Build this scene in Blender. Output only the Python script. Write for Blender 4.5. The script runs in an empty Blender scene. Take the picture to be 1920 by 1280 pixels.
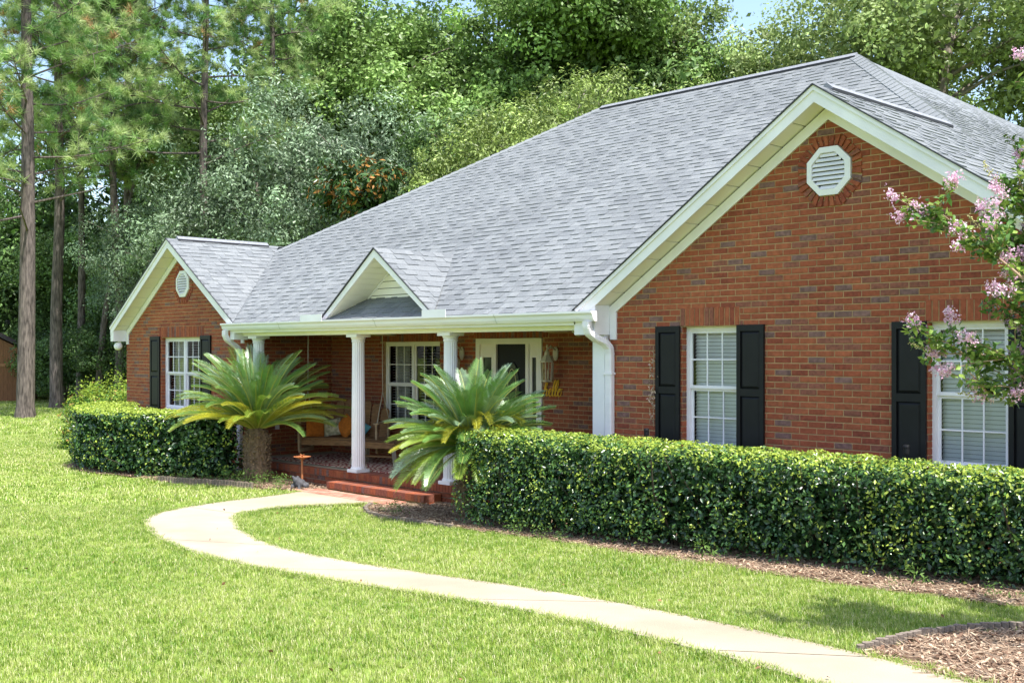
import bpy, bmesh, math, random
import numpy as np
from mathutils import Vector, Matrix

SC = bpy.context.scene
COL = SC.collection
rnd = random.Random(7)
R = math.radians

# ------------------------------------------------------------------ camera, sky, sun, exposure
cam_d = bpy.data.cameras.new('camera'); cam = bpy.data.objects.new('camera', cam_d); COL.objects.link(cam)
cam.location = (0, 0, 2.34); cam.rotation_euler = (R(90), 0, R(45.915))
cam_d.lens = 39.375; cam_d.sensor_width = 36; cam_d.shift_y = 18 / 1920; cam_d.clip_end = 2000
SC.camera = cam

SUN_EL, SUN_AZ = 66.0, -5.0          # azimuth measured from +X (along the facade) towards +Y (behind the house)
sun_vec = Vector((math.cos(R(SUN_EL)) * math.cos(R(SUN_AZ)), math.cos(R(SUN_EL)) * math.sin(R(SUN_AZ)), math.sin(R(SUN_EL))))
world = bpy.data.worlds.new('World'); SC.world = world; world.use_nodes = True
wn = world.node_tree; bg = wn.nodes['Background']
sky = wn.nodes.new('ShaderNodeTexSky'); sky.sky_type = 'NISHITA'; sky.sun_disc = False
sky.sun_elevation = R(SUN_EL); sky.sun_rotation = math.atan2(sun_vec.x, sun_vec.y)
sky.air_density = 1.0; sky.dust_density = 2.0; sky.ozone_density = 1.0
wn.links.new(sky.outputs[0], bg.inputs[0]); bg.inputs[1].default_value = 0.15
sl = bpy.data.lights.new('sun', 'SUN'); sl.energy = 3.7; sl.angle = R(0.53); sl.color = (1.0, 0.972, 0.935)
so = bpy.data.objects.new('sun', sl); COL.objects.link(so); so.location = (0, 0, 40)
so.rotation_euler = sun_vec.to_track_quat('Z', 'Y').to_euler()
SC.view_settings.view_transform = 'Standard'; SC.view_settings.look = 'None'
SC.view_settings.exposure = 1.24; SC.view_settings.gamma = 1.0
SC.cycles.use_denoising = True
SC.cycles.max_bounces = 8; SC.cycles.transparent_max_bounces = 12
SC.cycles.diffuse_bounces = 4; SC.cycles.glossy_bounces = 3; SC.cycles.transmission_bounces = 4
SC.cycles.caustics_reflective = False; SC.cycles.caustics_refractive = False

# ------------------------------------------------------------------ materials
MATS = {}
def mat(name, col, rough=0.7, var=0.0, scale=8.0, bump=0.0, bscale=None, col2=None, spec=0.3, metal=0.0, transl=0.0, transl_col=None, detail=4.0, stretch=None, objrand=0.0, stain=0.0, stain_scale=0.5):
    if name in MATS: return MATS[name]
    m = bpy.data.materials.new(name); m.use_nodes = True; nt = m.node_tree; N = nt.nodes; L = nt.links
    b = N['Principled BSDF']; b.inputs['Base Color'].default_value = (*col, 1); b.inputs['Roughness'].default_value = rough
    b.inputs['Specular IOR Level'].default_value = spec; b.inputs['Metallic'].default_value = metal
    out = N['Material Output']
    csock = None
    if var or col2:
        tc = N.new('ShaderNodeTexCoord'); nz = N.new('ShaderNodeTexNoise'); nz.inputs['Scale'].default_value = scale; nz.inputs['Detail'].default_value = detail
        src = tc.outputs['Object']
        if stretch:
            mp = N.new('ShaderNodeMapping'); mp.inputs['Scale'].default_value = stretch; L.new(src, mp.inputs[0]); src = mp.outputs[0]
        if objrand:
            oi = N.new('ShaderNodeObjectInfo'); va = N.new('ShaderNodeVectorMath'); va.operation = 'ADD'
            cm = N.new('ShaderNodeCombineXYZ'); ml = N.new('ShaderNodeMath'); ml.operation = 'MULTIPLY'; ml.inputs[1].default_value = 50
            L.new(oi.outputs['Random'], ml.inputs[0]); L.new(ml.outputs[0], cm.inputs[0]); L.new(src, va.inputs[0]); L.new(cm.outputs[0], va.inputs[1]); src = va.outputs[0]
        L.new(src, nz.inputs['Vector'])
        rp = N.new('ShaderNodeValToRGB'); rp.color_ramp.elements[0].position = 0.32; rp.color_ramp.elements[1].position = 0.68
        c2 = col2 if col2 else tuple(min(1, c * (1 + var)) for c in col)
        c1 = col if col2 else tuple(c * (1 - var) for c in col)
        rp.color_ramp.elements[0].color = (*c1, 1); rp.color_ramp.elements[1].color = (*c2, 1)
        L.new(nz.outputs['Fac'], rp.inputs[0]); csock = rp.outputs[0]
        if objrand:
            hs = N.new('ShaderNodeHueSaturation'); mr = N.new('ShaderNodeMapRange'); mr.inputs[3].default_value = 1 - objrand; mr.inputs[4].default_value = 1 + objrand
            L.new(oi.outputs['Random'], mr.inputs[0]); L.new(mr.outputs[0], hs.inputs['Value']); L.new(csock, hs.inputs['Color']); csock = hs.outputs[0]
        if stain:      # broad weathering with a shape of its own, fixed in the place
            gp = N.new('ShaderNodeNewGeometry'); sn = N.new('ShaderNodeTexNoise'); sn.inputs['Scale'].default_value = stain_scale; sn.inputs['Detail'].default_value = 6; sn.inputs['Roughness'].default_value = .6
            L.new(gp.outputs['Position'], sn.inputs['Vector']); sr_ = N.new('ShaderNodeMapRange'); sr_.inputs[1].default_value = .3; sr_.inputs[2].default_value = .7; sr_.inputs[3].default_value = 1-stain; sr_.inputs[4].default_value = 1+stain*.6
            L.new(sn.outputs['Fac'], sr_.inputs[0]); h2 = N.new('ShaderNodeHueSaturation'); L.new(sr_.outputs[0], h2.inputs['Value']); L.new(csock, h2.inputs['Color']); csock = h2.outputs[0]
        L.new(csock, b.inputs['Base Color'])
    if bump:
        tc2 = N.new('ShaderNodeTexCoord'); n2 = N.new('ShaderNodeTexNoise'); n2.inputs['Scale'].default_value = bscale or scale * 4; n2.inputs['Detail'].default_value = 5
        s2 = tc2.outputs['Object']
        if stretch:
            mp2 = N.new('ShaderNodeMapping'); mp2.inputs['Scale'].default_value = stretch; L.new(s2, mp2.inputs[0]); s2 = mp2.outputs[0]
        L.new(s2, n2.inputs['Vector']); bp = N.new('ShaderNodeBump'); bp.inputs['Strength'].default_value = bump; bp.inputs['Distance'].default_value = 0.02
        L.new(n2.outputs['Fac'], bp.inputs['Height']); L.new(bp.outputs[0], b.inputs['Normal'])
    if transl:
        t = N.new('ShaderNodeBsdfTranslucent'); t.inputs[0].default_value = (*(transl_col or col), 1)
        if csock and not transl_col: L.new(csock, t.inputs[0])
        mx = N.new('ShaderNodeMixShader'); mx.inputs[0].default_value = transl
        L.new(b.outputs[0], mx.inputs[1]); L.new(t.outputs[0], mx.inputs[2]); L.new(mx.outputs[0], out.inputs[0])
    MATS[name] = m; return m

def glass_mat(name='window_glass', tint=(0.96, 0.98, 0.97), boost=1.5):
    if name in MATS: return MATS[name]
    m = bpy.data.materials.new(name); m.use_nodes = True; nt = m.node_tree; N = nt.nodes; L = nt.links
    N.remove(N['Principled BSDF']); out = N['Material Output']
    tr = N.new('ShaderNodeBsdfTransparent'); tr.inputs[0].default_value = (*tint, 1)
    gl = N.new('ShaderNodeBsdfGlossy'); gl.inputs['Roughness'].default_value = 0.02; gl.inputs[0].default_value = (0.9, 0.9, 0.9, 1)
    fr = N.new('ShaderNodeFresnel'); fr.inputs[0].default_value = boost
    mx = N.new('ShaderNodeMixShader'); L.new(fr.outputs[0], mx.inputs[0]); L.new(tr.outputs[0], mx.inputs[1]); L.new(gl.outputs[0], mx.inputs[2]); L.new(mx.outputs[0], out.inputs[0])
    MATS[name] = m; return m

BRICKS = [mat('brick_red', (0.30, 0.079, 0.036), 0.85, 0.16, 26, 0.35, 90, objrand=0.10, stain=.12, stain_scale=.9),
          mat('brick_orange', (0.335, 0.097, 0.043), 0.85, 0.2, 22, 0.35, 90, objrand=0.10, stain=.12, stain_scale=.9),
          mat('brick_deep', (0.248, 0.062, 0.032), 0.85, 0.22, 26, 0.35, 90, objrand=0.10, stain=.12, stain_scale=.9),
          mat('brick_brown', (0.245, 0.088, 0.055), 0.88, 0.25, 30, 0.35, 90, objrand=0.10, stain=.12, stain_scale=.9),
          mat('brick_purple', (0.195, 0.105, 0.088), 0.88, 0.3, 24, 0.35, 90, objrand=0.10, stain=.12, stain_scale=.9)]
BW = [0.35, 0.29, 0.15, 0.13, 0.08]
def pick_brick(): return rnd.choices(range(5), BW)[0]
M_MORTAR = mat('mortar', (0.44, 0.285, 0.145), 0.95, 0.18, 14, 0.3, 120, stain=.22, stain_scale=1.2)
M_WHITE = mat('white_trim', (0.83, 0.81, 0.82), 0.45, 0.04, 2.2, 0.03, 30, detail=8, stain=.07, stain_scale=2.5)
M_CREAM = mat('cream_vinyl', (0.88, 0.85, 0.77), 0.5, 0.03, 2)
M_GUT = mat('gutter_white', (0.82, 0.79, 0.80), 0.35, 0.04, 2.5, stretch=(1, 1, 6))
M_BLACK = mat('black_shutter_paint', (0.009, 0.0092, 0.010), 0.5, 0.2, 5, 0.05, 60, spec=0.25)
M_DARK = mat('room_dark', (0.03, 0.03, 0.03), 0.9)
M_BLIND = mat('blind_white', (0.90, 0.90, 0.90), 0.5)
M_CURT = mat('curtain', (0.55, 0.53, 0.48), 0.9, 0.1, 4)
SH = [mat('shingle_a', (0.186, 0.199, 0.205), 0.9, 0.14, 40, 0.4, 250, objrand=0.08, stain=.13, stain_scale=.6), mat('shingle_b', (0.202, 0.215, 0.220), 0.9, 0.14, 40, 0.4, 250, objrand=0.08, stain=.13, stain_scale=.6),
      mat('shingle_c', (0.166, 0.178, 0.185), 0.9, 0.16, 40, 0.4, 250, objrand=0.08, stain=.13, stain_scale=.6), mat('shingle_d', (0.218, 0.231, 0.235), 0.9, 0.14, 40, 0.4, 250, objrand=0.08, stain=.13, stain_scale=.6)]
SHW = [0.36, 0.30, 0.18, 0.16]
M_RIDGE = mat('ridge_cap', (0.22, 0.23, 0.25), 0.9, 0.15, 20, 0.3, 200)
M_VENTDK = mat('ridge_vent_shade', (0.02, 0.021, 0.024), 0.7)
M_DRIP = mat('drip_edge', (0.05, 0.052, 0.055), 0.6)
M_CONC = mat('concrete', (0.40, 0.345, 0.255), 0.9, 0.0, 1.3, 0.25, 90, col2=(0.31, 0.26, 0.185), detail=12)
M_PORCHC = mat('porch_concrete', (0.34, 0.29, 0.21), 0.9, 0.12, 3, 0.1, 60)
M_PORCHR = mat('porch_red', (0.22, 0.075, 0.05), 0.7, 0.2, 9, 0.1, 60)
M_SOIL = mat('mulch_soil', (0.16, 0.10, 0.062), 0.95, 0.45, 9, 0.8, 60)
M_EDGE = mat('edging_concrete', (0.205, 0.165, 0.13), 0.95, 0.3, 9, 0.5, 60)
M_WOODS = mat('swing_wood', (0.24, 0.125, 0.055), 0.7, 0.3, 9, 0.15, 40, stretch=(1, 1, 5))
M_GLASS = glass_mat()

# ------------------------------------------------------------------ mesh helpers
class MB:
    def __init__(s): s.v = []; s.f = []; s.m = []
    def add(s, vs, fs, mi=0):
        n = len(s.v); s.v += [tuple(v) for v in vs]; s.f += [tuple(i + n for i in f) for f in fs]; s.m += [mi] * len(fs)
    def box(s, a, b, mi=0):
        (x0, y0, z0), (x1, y1, z1) = a, b
        s.add([(x0,y0,z0),(x1,y0,z0),(x1,y1,z0),(x0,y1,z0),(x0,y0,z1),(x1,y0,z1),(x1,y1,z1),(x0,y1,z1)],
              [(0,3,2,1),(4,5,6,7),(0,1,5,4),(1,2,6,5),(2,3,7,6),(3,0,4,7)], mi)
    def beam(s, p, q, w, h, up=(0, 0, 1), mi=0):
        p, q = Vector(p), Vector(q); d = (q - p).normalized(); up = Vector(up)
        if abs(d.dot(up)) > 0.98: up = Vector((0, 1, 0))
        r = d.cross(up).normalized(); u = r.cross(d)
        vs = [c + r * a * w / 2 + u * b * h / 2 for c in (p, q) for a, b in ((-1,-1),(1,-1),(1,1),(-1,1))]
        s.add(vs, [(0,1,2,3),(7,6,5,4),(0,4,5,1),(1,5,6,2),(2,6,7,3),(3,7,4,0)], mi)
    def prism(s, poly, a, b, mi=0):
        # poly: list of 3D points; extruded by vector from offset a to b
        a, b = Vector(a), Vector(b); n = len(poly)
        vs = [Vector(p) + a for p in poly] + [Vector(p) + b for p in poly]
        fs = [tuple(range(n)), tuple(range(2*n-1, n-1, -1))] + [(i, i+n, (i+1) % n + n, (i+1) % n) for i in range(n)]
        s.add(vs, fs, mi)
    def tube(s, pts, rad, n=8, mi=0, cap=True):
        pts = [Vector(p) for p in pts]; k = len(pts)
        rad = [rad] * k if not hasattr(rad, '__len__') else rad
        vs = []; pr = None
        for i, p in enumerate(pts):
            d = (pts[min(i+1, k-1)] - pts[max(i-1, 0)])
            d = d.normalized() if d.length > 1e-9 else Vector((0,0,1))
            if pr is None:
                pr = d.orthogonal().normalized()
            else:
                pr = (pr - d * pr.dot(d)); pr = pr.normalized() if pr.length > 1e-6 else d.orthogonal().normalized()
            q = d.cross(pr)
            for j in range(n):
                t = 2*math.pi*j/n; vs.append(p + (pr*math.cos(t) + q*math.sin(t)) * rad[i])
        fs = [(i*n+j, i*n+(j+1) % n, (i+1)*n+(j+1) % n, (i+1)*n+j) for i in range(k-1) for j in range(n)]
        if cap: fs += [tuple(range(n-1, -1, -1)), tuple(range((k-1)*n, k*n))]
        s.add(vs, fs, mi)
    def lathe(s, prof, n=24, c=(0,0,0), mi=0, mod=None):
        c = Vector(c); vs = []
        for r, z in prof:
            for j in range(n):
                t = 2*math.pi*j/n; rr = r * (mod(t) if mod else 1); vs.append(c + Vector((rr*math.cos(t), rr*math.sin(t), z)))
        k = len(prof)
        fs = [(i*n+j, i*n+(j+1) % n, (i+1)*n+(j+1) % n, (i+1)*n+j) for i in range(k-1) for j in range(n)]
        fs += [tuple(range(n-1, -1, -1)), tuple(range((k-1)*n, k*n))]
        s.add(vs, fs, mi)
    def ell(s, c, r, nu=12, nv=8, mi=0):
        c = Vector(c); vs = []; fs = []
        for i in range(nv+1):
            a = math.pi*i/nv
            for j in range(nu):
                t = 2*math.pi*j/nu; vs.append(c + Vector((r[0]*math.sin(a)*math.cos(t), r[1]*math.sin(a)*math.sin(t), r[2]*math.cos(a))))
        for i in range(nv):
            for j in range(nu): fs.append((i*nu+j, (i+1)*nu+j, (i+1)*nu+(j+1) % nu, i*nu+(j+1) % nu))
        s.add(vs, fs, mi)
    def mesh(s, name, mats, smooth=False):
        me = bpy.data.meshes.new(name); me.from_pydata(s.v, [], s.f)
        for m in (mats if isinstance(mats, (list, tuple)) else [mats]): me.materials.append(m)
        if any(s.m): me.polygons.foreach_set('material_index', s.m)
        if smooth: me.polygons.foreach_set('use_smooth', [True]*len(s.f))
        me.update(); return me
    def build(s, name, mats, parent=None, smooth=False, loc=None):
        o = bpy.data.objects.new(name, s.mesh(name, mats, smooth)); COL.objects.link(o); par(o, parent)
        if loc: o.location = loc
        return o
def par(o, p):
    # parts are given in world coordinates; the inverse cancels the root's placement when the root is flagged as such
    if p is None: return o
    o.parent = p
    if p.get('_w'): o.matrix_parent_inverse = Matrix.Translation(p.location).inverted()
    return o
def empty(name, loc=(0,0,0), rz=0, world=False):
    o = bpy.data.objects.new(name, None); COL.objects.link(o); o.location = loc; o.rotation_euler = (0,0,rz); o.empty_display_size = 0.2
    if world: o['_w'] = 1
    return o
def tag(o, label=None, cat=None, group=None, kind=None):
    if label: o['label'] = label
    if cat: o['category'] = cat
    if group: o['group'] = group
    if kind: o['kind'] = kind
    return o
def link_copy(o, parent, **kw):
    c = o.copy(); COL.objects.link(c); c.parent = parent; c.matrix_parent_inverse = o.matrix_parent_inverse.copy()
    return c
def copy_tree(o, parent=None):
    kids = [x for x in bpy.data.objects if x.parent == o]
    c = o.copy(); COL.objects.link(c); c.parent = parent
    for k in kids: copy_tree(k, c)
    return c

def clip_poly(sub, clip):
    # Sutherland-Hodgman, both 2D, clip convex CCW
    out = list(sub)
    for i in range(len(clip)):
        a, b = clip[i], clip[(i+1) % len(clip)]; inp = out; out = []
        if not inp: break
        def side(p): return (b[0]-a[0])*(p[1]-a[1]) - (b[1]-a[1])*(p[0]-a[0])
        for j in range(len(inp)):
            p, q = inp[j], inp[(j+1) % len(inp)]; sp_, sq = side(p), side(q)
            if sp_ >= 0: out.append(p)
            if (sp_ > 0 and sq < 0) or (sp_ < 0 and sq > 0):
                t = sp_/(sp_-sq); out.append((p[0]+(q[0]-p[0])*t, p[1]+(q[1]-p[1])*t))
    return out
def area2(p): return sum(p[i][0]*p[(i+1) % len(p)][1]-p[(i+1) % len(p)][0]*p[i][1] for i in range(len(p)))/2 if len(p) > 2 else 0
def ccw(p): return p if area2(p) > 0 else p[::-1]

# rough apparent size of a piece, used only to choose which 300 repeats become single parts
_c, _s = math.cos(R(45.915)), math.sin(R(45.915))
def depth_of(p): return -_s*p[0] + _c*p[1]
def in_view(p):
    d = depth_of(p)
    if d < 0.5: return False
    u = (_c*p[0] + _s*p[1])/d; v = (p[2]-2.34)/d
    return abs(u) < 0.455 and -0.30 < v < 0.31

# ------------------------------------------------------------------ ground
def sp(t, k=.5):
    return np.where(t/k > 30, t, k*np.log1p(np.exp(np.minimum(t/k, 30))))
def ground(X, Y):
    X = np.asarray(X, float); Y = np.asarray(Y, float)
    r = .18 + .040*(sp(X+10.5, .8) - sp(X-.5, .8))
    d = 9.3 - Y
    r = r + .03*(sp(d) - sp(d-6.3)) - .010*(sp(-X-22, 2.) - sp(-X-50, 2.))
    return r
def gz(x, y): return float(ground(x, y))

PATH_OUT = [(-14.45,9.52),(-14.33,9.23),(-14.15,8.54),(-14.01,7.98),(-13.77,7.36),(-13.39,6.71),(-12.95,6.3),(-12.49,6.05),(-11.52,5.70),(-10.27,5.45),(-9.37,5.38),(-8.4,5.40),(-7.71,5.42),(-7.07,5.47),(-6.4,5.52),(-5.78,5.54),(-4.99,5.52),(-4.24,5.42),(-3.58,5.3),(-2.98,5.12),(-2.2,4.85),(-1,4.3),(1,3.3),(3,2.2)]
PATH_IN = [(-12.55,9.52),(-12.8,8.92),(-12.96,8.51),(-12.96,8.01),(-12.75,7.53),(-12.35,7.19),(-11.43,6.72),(-10.43,6.38),(-9.71,6.25),(-8.86,6.18),(-7.99,6.18),(-7.2,6.22),(-6.53,6.26),(-5.65,6.26),(-4.85,6.2),(-4.13,6.1),(-3.44,5.98),(-2.73,5.79),(-1.7,5.4),(-.5,4.85),(1.5,4.0),(3.5,3.0)]
BED_R = [(-12.5,9.42),(-12.2,9.1),(-11.77,8.84),(-11.36,8.74),(-10.77,8.76),(-9.97,8.78),(-8.39,8.70),(-7,8.50),(-5.65,8.32),(-4.5,8.18),(-3.5,8.15),(-2.4,8.15),(1,8.15),(1,10.5),(-12.0,10.5),(-12.0,9.9)]
BED_L = [(-14.55,9.62),(-15.0,9.42),(-15.29,9.26),(-15.76,9.16),(-16.16,9.02),(-16.5,8.83),(-17.1,8.62),(-17.8,8.62),(-18.6,8.42),(-19.5,8.3),(-20.6,8.5),(-21.6,9.2),(-22.3,10.5),(-14.4,10.5)]
BED_M = [(-3.26,6.02),(-3.23,6.35),(-3.19,6.67),(-3.1,6.93),(-2.99,7.14),(-2.86,7.31),(-2.66,7.5),(-2.2,7.6),(-1.6,7.4),(-1.2,6.8),(-1.2,5.35),(-2.0,5.56),(-2.73,5.82)]
def inside(px, py, poly):
    px = np.asarray(px); py = np.asarray(py); c = np.zeros(px.shape, bool); n = len(poly)
    for i in range(n):
        (x0, y0), (x1, y1) = poly[i], poly[(i+1) % n]
        if y0 == y1: continue
        hit = ((y0 > py) != (y1 > py)) & (px < (x1-x0)*(py-y0)/(y1-y0)+x0); c ^= hit
    return c
PATH_POLY = PATH_OUT + PATH_IN[::-1]

def grid_sheet(name, xs, ys, mats, zoff=0.0):
    X, Y = np.meshgrid(xs, ys); Z = ground(X, Y) + zoff
    n, m = X.shape; v = np.stack([X, Y, Z], -1).reshape(-1, 3)
    f = [(j*m+i, j*m+i+1, (j+1)*m+i+1, (j+1)*m+i) for j in range(n-1) for i in range(m-1)]
    me = bpy.data.meshes.new(name); me.from_pydata(v.tolist(), [], f); me.materials.append(mats)
    me.polygons.foreach_set('use_smooth', [True]*len(f)); o = bpy.data.objects.new(name, me); COL.objects.link(o); return o
M_LAWN = mat('lawn_turf', (0.23, 0.30, 0.055), 0.95, 0.0, 0.9, 0.6, 90, col2=(0.16, 0.23, 0.036), detail=6)
xs = np.concatenate([np.linspace(-300, -70, 12)[:-1], np.linspace(-70, 12, 165), np.linspace(12, 200, 12)[1:]])
ys = np.concatenate([np.linspace(-200, -6, 10)[:-1], np.linspace(-6, 60, 133), np.linspace(60, 320, 14)[1:]])
tag(grid_sheet('ground', xs, ys, M_LAWN), kind='structure')

def resample(pl, n):
    p = np.array(pl, float); d = np.r_[0, np.cumsum(np.hypot(*np.diff(p, axis=0).T))]; t = np.linspace(0, d[-1], n)
    return np.stack([np.interp(t, d, p[:, 0]), np.interp(t, d, p[:, 1])], -1)
def smooth_line(p, it=2):
    for _ in range(it):
        q = p.copy(); q[1:-1] = (p[:-2] + 2*p[1:-1] + p[2:])/4; p = q
    return p
def strip(name, A, B, m, top, thick, parent=None):
    mb = MB(); n = len(A)
    for i in range(n-1):
        q = [A[i], A[i+1], B[i+1], B[i]]
        t = [(x, y, gz(x, y)+top) for x, y in q]; b = [(x, y, gz(x, y)+top-thick) for x, y in q]
        mb.add(t + b, [(0,1,2,3), (0,4,5,1), (2,6,7,3)], 0)
    o = mb.build(name, m, parent)
    # consistent upward normals
    bm = bmesh.new(); bm.from_mesh(o.data); bmesh.ops.remove_doubles(bm, verts=bm.verts, dist=1e-4); bmesh.ops.recalc_face_normals(bm, faces=bm.faces); bm.to_mesh(o.data); bm.free()
    return o
PA, PB = smooth_line(resample(PATH_OUT, 121)), smooth_line(resample(PATH_IN, 121))
path = bpy.data.objects.new('path', None); COL.objects.link(path); tag(path, kind='structure')
k0 = 0
for k1 in (14, 32, 47, 61, 75, 89, 104, 120):        # cast slabs with tooled joints between them
    A = PA[k0:k1+1].copy(); B = PB[k0:k1+1].copy()
    if k1 != 120:
        A[-1] += (A[-2]-A[-1])*0.11; B[-1] += (B[-2]-B[-1])*0.11
    strip('slab', A, B, M_CONC, 0.03, 0.12, path); k0 = k1
jb = strip('joint', PA, PB, mat('joint_dirt', (0.22, 0.17, 0.12), 0.95), 0.022, 0.05, path)

def flat_bed(name, poly, m, zoff):
    bm = bmesh.new(); vs = [bm.verts.new((x, y, 0)) for x, y in poly]; bm.faces.new(vs)
    bmesh.ops.triangulate(bm, faces=bm.faces[:])
    for _ in range(3): bmesh.ops.subdivide_edges(bm, edges=bm.edges[:], cuts=1, use_grid_fill=True)
    for v in bm.verts: v.co.z = gz(v.co.x, v.co.y) + zoff
    bmesh.ops.recalc_face_normals(bm, faces=bm.faces)
    me = bpy.data.meshes.new(name); bm.to_mesh(me); bm.free(); me.materials.append(m)
    if me.polygons[0].normal.z < 0: me.flip_normals()
    o = bpy.data.objects.new(name, me); COL.objects.link(o); tag(o, kind='structure'); return o
flat_bed('mulch_ground', BED_R, M_SOIL, 0.012); flat_bed('mulch_ground', BED_L, M_SOIL, 0.012); flat_bed('mulch_ground', BED_M, M_SOIL, 0.012)

# ------------------------------------------------------------------ house
H = empty('brick_house', (-13, 12, 0.1), world=True)
tag(H, 'single storey red brick house with grey shingle roof and front porch', 'house')
FL = 0.46; ZE = 2.84; YE = 10.15; YW = 10.45; PT = 2/3
brick_jobs = []      # candidates for single parts: (apparent size, location, rot, mat index, wall)
BL, BH, BD = 0.1925, 0.0562, 0.006
brick_unit = []
for i in range(5):
    mb = MB(); e = 0.004
    # softly chamfered face brick, outward -Y
    x, z, d = BL/2, BH/2, BD
    mb.add([(-x,0,-z),(x,0,-z),(x,0,z),(-x,0,z),(-x,-d+e,-z),(x,-d+e,-z),(x,-d+e,z),(-x,-d+e,z),(-x+e,-d,-z+e),(x-e,-d,-z+e),(x-e,-d,z-e),(-x+e,-d,z-e)],
           [(8,9,10,11),(4,5,9,8),(5,6,10,9),(6,7,11,10),(7,4,8,11),(0,1,5,4),(1,2,6,5),(2,3,7,6),(3,0,4,7)])
    brick_unit.append(mb.mesh('brick_face', BRICKS[i]))
rest_bricks = MB()
def add_brick_poly(poly, O, U, Nn, depth, mi, target=None):
    # poly in (u,z); extruded outwards by depth along Nn
    n = len(poly)
    if n < 3: return
    t = target or rest_bricks
    base = [O + U*u + Vector((0,0,z)) for u, z in poly]; cu = sum(p[0] for p in poly)/n; cz = sum(p[1] for p in poly)/n
    e = 0.0035
    mid = [p + Nn*(depth-e) for p in base]
    top = []
    for (u, z) in poly:
        du, dz = u-cu, z-cz; l = math.hypot(du, dz) or 1
        top.append(O + U*(u - math.copysign(min(e, abs(du)), du)) + Vector((0,0,z - math.copysign(min(e, abs(dz)), dz))) + Nn*depth)
    vs = base + mid + top
    fs = [tuple(2*n+i for i in range(n))] + [(n+i, n+(i+1) % n, 2*n+(i+1) % n, 2*n+i) for i in range(n)] + [(i, (i+1) % n, n+(i+1) % n, n+i) for i in range(n)]
    t.add(vs, fs, mi)
def brick_wall(wall, O, U, Nn, poly, openings, z_start, individual=False, skip=None, zmin_ind=1.35):
    O, U, Nn = Vector(O), Vector(U), Vector(Nn); poly = ccw(poly)
    u0 = min(p[0] for p in poly); u1 = max(p[0] for p in poly); z0 = min(p[1] for p in poly); z1 = max(p[1] for p in poly)
    CH = 0.0677; PL = 0.2032; gap = CH-BH
    nrow = int((z1-z_start)/CH)+2; rot = math.atan2(U.y, U.x)
    for r in range(nrow):
        zb = z_start + r*CH
        if zb > z1 or zb+BH < z0: continue
        off = (r % 2)*PL/2 + 0.004*rnd.random()
        k = int((u0-off)/PL)-1
        while off + k*PL < u1:
            a = off + k*PL; b = a + BL; k += 1
            segs = [(a, b)]
            for (oa, ob, oz0, oz1) in openings:
                if zb+BH*0.6 > oz0 and zb+BH*0.4 < oz1:
                    ns = []
                    for (p, q) in segs:
                        if q <= oa or p >= ob: ns.append((p, q))
                        else:
                            if oa-gap*0.3-p > 0.03: ns.append((p, oa-0.001))
                            if q-ob > 0.03: ns.append((ob+0.001, q))
                    segs = ns
            for (p, q) in segs:
                rect = [(p, zb), (q, zb), (q, zb+BH), (p, zb+BH)]
                if skip and skip((p+q)/2, zb+BH/2): continue
                cl = clip_poly(rect, poly)
                if abs(area2(cl)) < 0.0008: continue
                mi = pick_brick(); full = abs(area2(cl) - BL*BH) < 1e-6
                c = O + U*((p+q)/2) + Vector((0,0,zb+BH/2))
                if individual and full and c.z > zmin_ind and in_view(c) and abs((c.x*_c+c.y*_s)/depth_of(c)) < 0.445:
                    brick_jobs.append((1/depth_of(c), c, rot, mi, wall, rect, O, U, Nn))
                else:
                    add_brick_poly(cl, O, U, Nn, BD + rnd.uniform(-.0015, .002), mi)
def mortar_wall(name, O, U, Nn, poly, openings, parent, thick=0.1):
    # flat wall cut around rectangular openings
    O, U, Nn = Vector(O), Vector(U), Vector(Nn); poly = ccw(poly)
    us = sorted({min(p[0] for p in poly), max(p[0] for p in poly)} | {o[0] for o in openings} | {o[1] for o in openings})
    zs = sorted({min(p[1] for p in poly), max(p[1] for p in poly)} | {o[2] for o in openings} | {o[3] for o in openings})
    mb = MB()
    for i in range(len(us)-1):
        for j in range(len(zs)-1):
            cu, cz = (us[i]+us[i+1])/2, (zs[j]+zs[j+1])/2
            if any(o[0] < cu < o[1] and o[2] < cz < o[3] for o in openings): continue
            cl = clip_poly([(us[i], zs[j]), (us[i+1], zs[j]), (us[i+1], zs[j+1]), (us[i], zs[j+1])], poly)
            if abs(area2(cl)) < 1e-5: continue
            n = len(cl); mb.add([O+U*u+Vector((0,0,z)) for u, z in cl], [tuple(range(n))])
    for (a, b, c, d) in openings:    # reveals
        q = [(a, c), (a, d), (b, d), (b, c)]
        for k in range(4):
            p0, p1 = q[k], q[(k+1) % 4]
            A = O+U*p0[0]+Vector((0,0,p0[1])); B = O+U*p1[0]+Vector((0,0,p1[1]))
            mb.add([A, B, B-Nn*thick, A-Nn*thick], [(0,1,2,3)])
    return mb.build(name, M_MORTAR, parent)
def jamb_bricks(x, side, y0, y1, z0, z1):
    # the brick ends that line a window opening: side=+1 faces +X
    CH = 0.0677; r = 0
    z = z0
    while z < z1-0.03:
        h = min(BH, z1-z)
        add_brick_poly([(0.0, z), (y1-y0, z), (y1-y0, z+h), (0.0, z+h)], Vector((x, y0, 0)), Vector((0,1,0)), Vector((side,0,0)), 0.006, pick_brick()); z += CH
def soldier(wall_y, a, b, z0, z1, Nn=(0,-1,0)):
    n = max(1, round((b-a)/0.0677)); w = (b-a)/n
    for i in range(n):
        add_brick_poly([(a+i*w+.006, z0), (a+(i+1)*w-.006, z0), (a+(i+1)*w-.006, z1), (a+i*w+.006, z1)], Vector((0, wall_y, 0)), Vector((1,0,0)), Vector(Nn), 0.009+rnd.uniform(-.002,.002), pick_brick())

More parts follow.
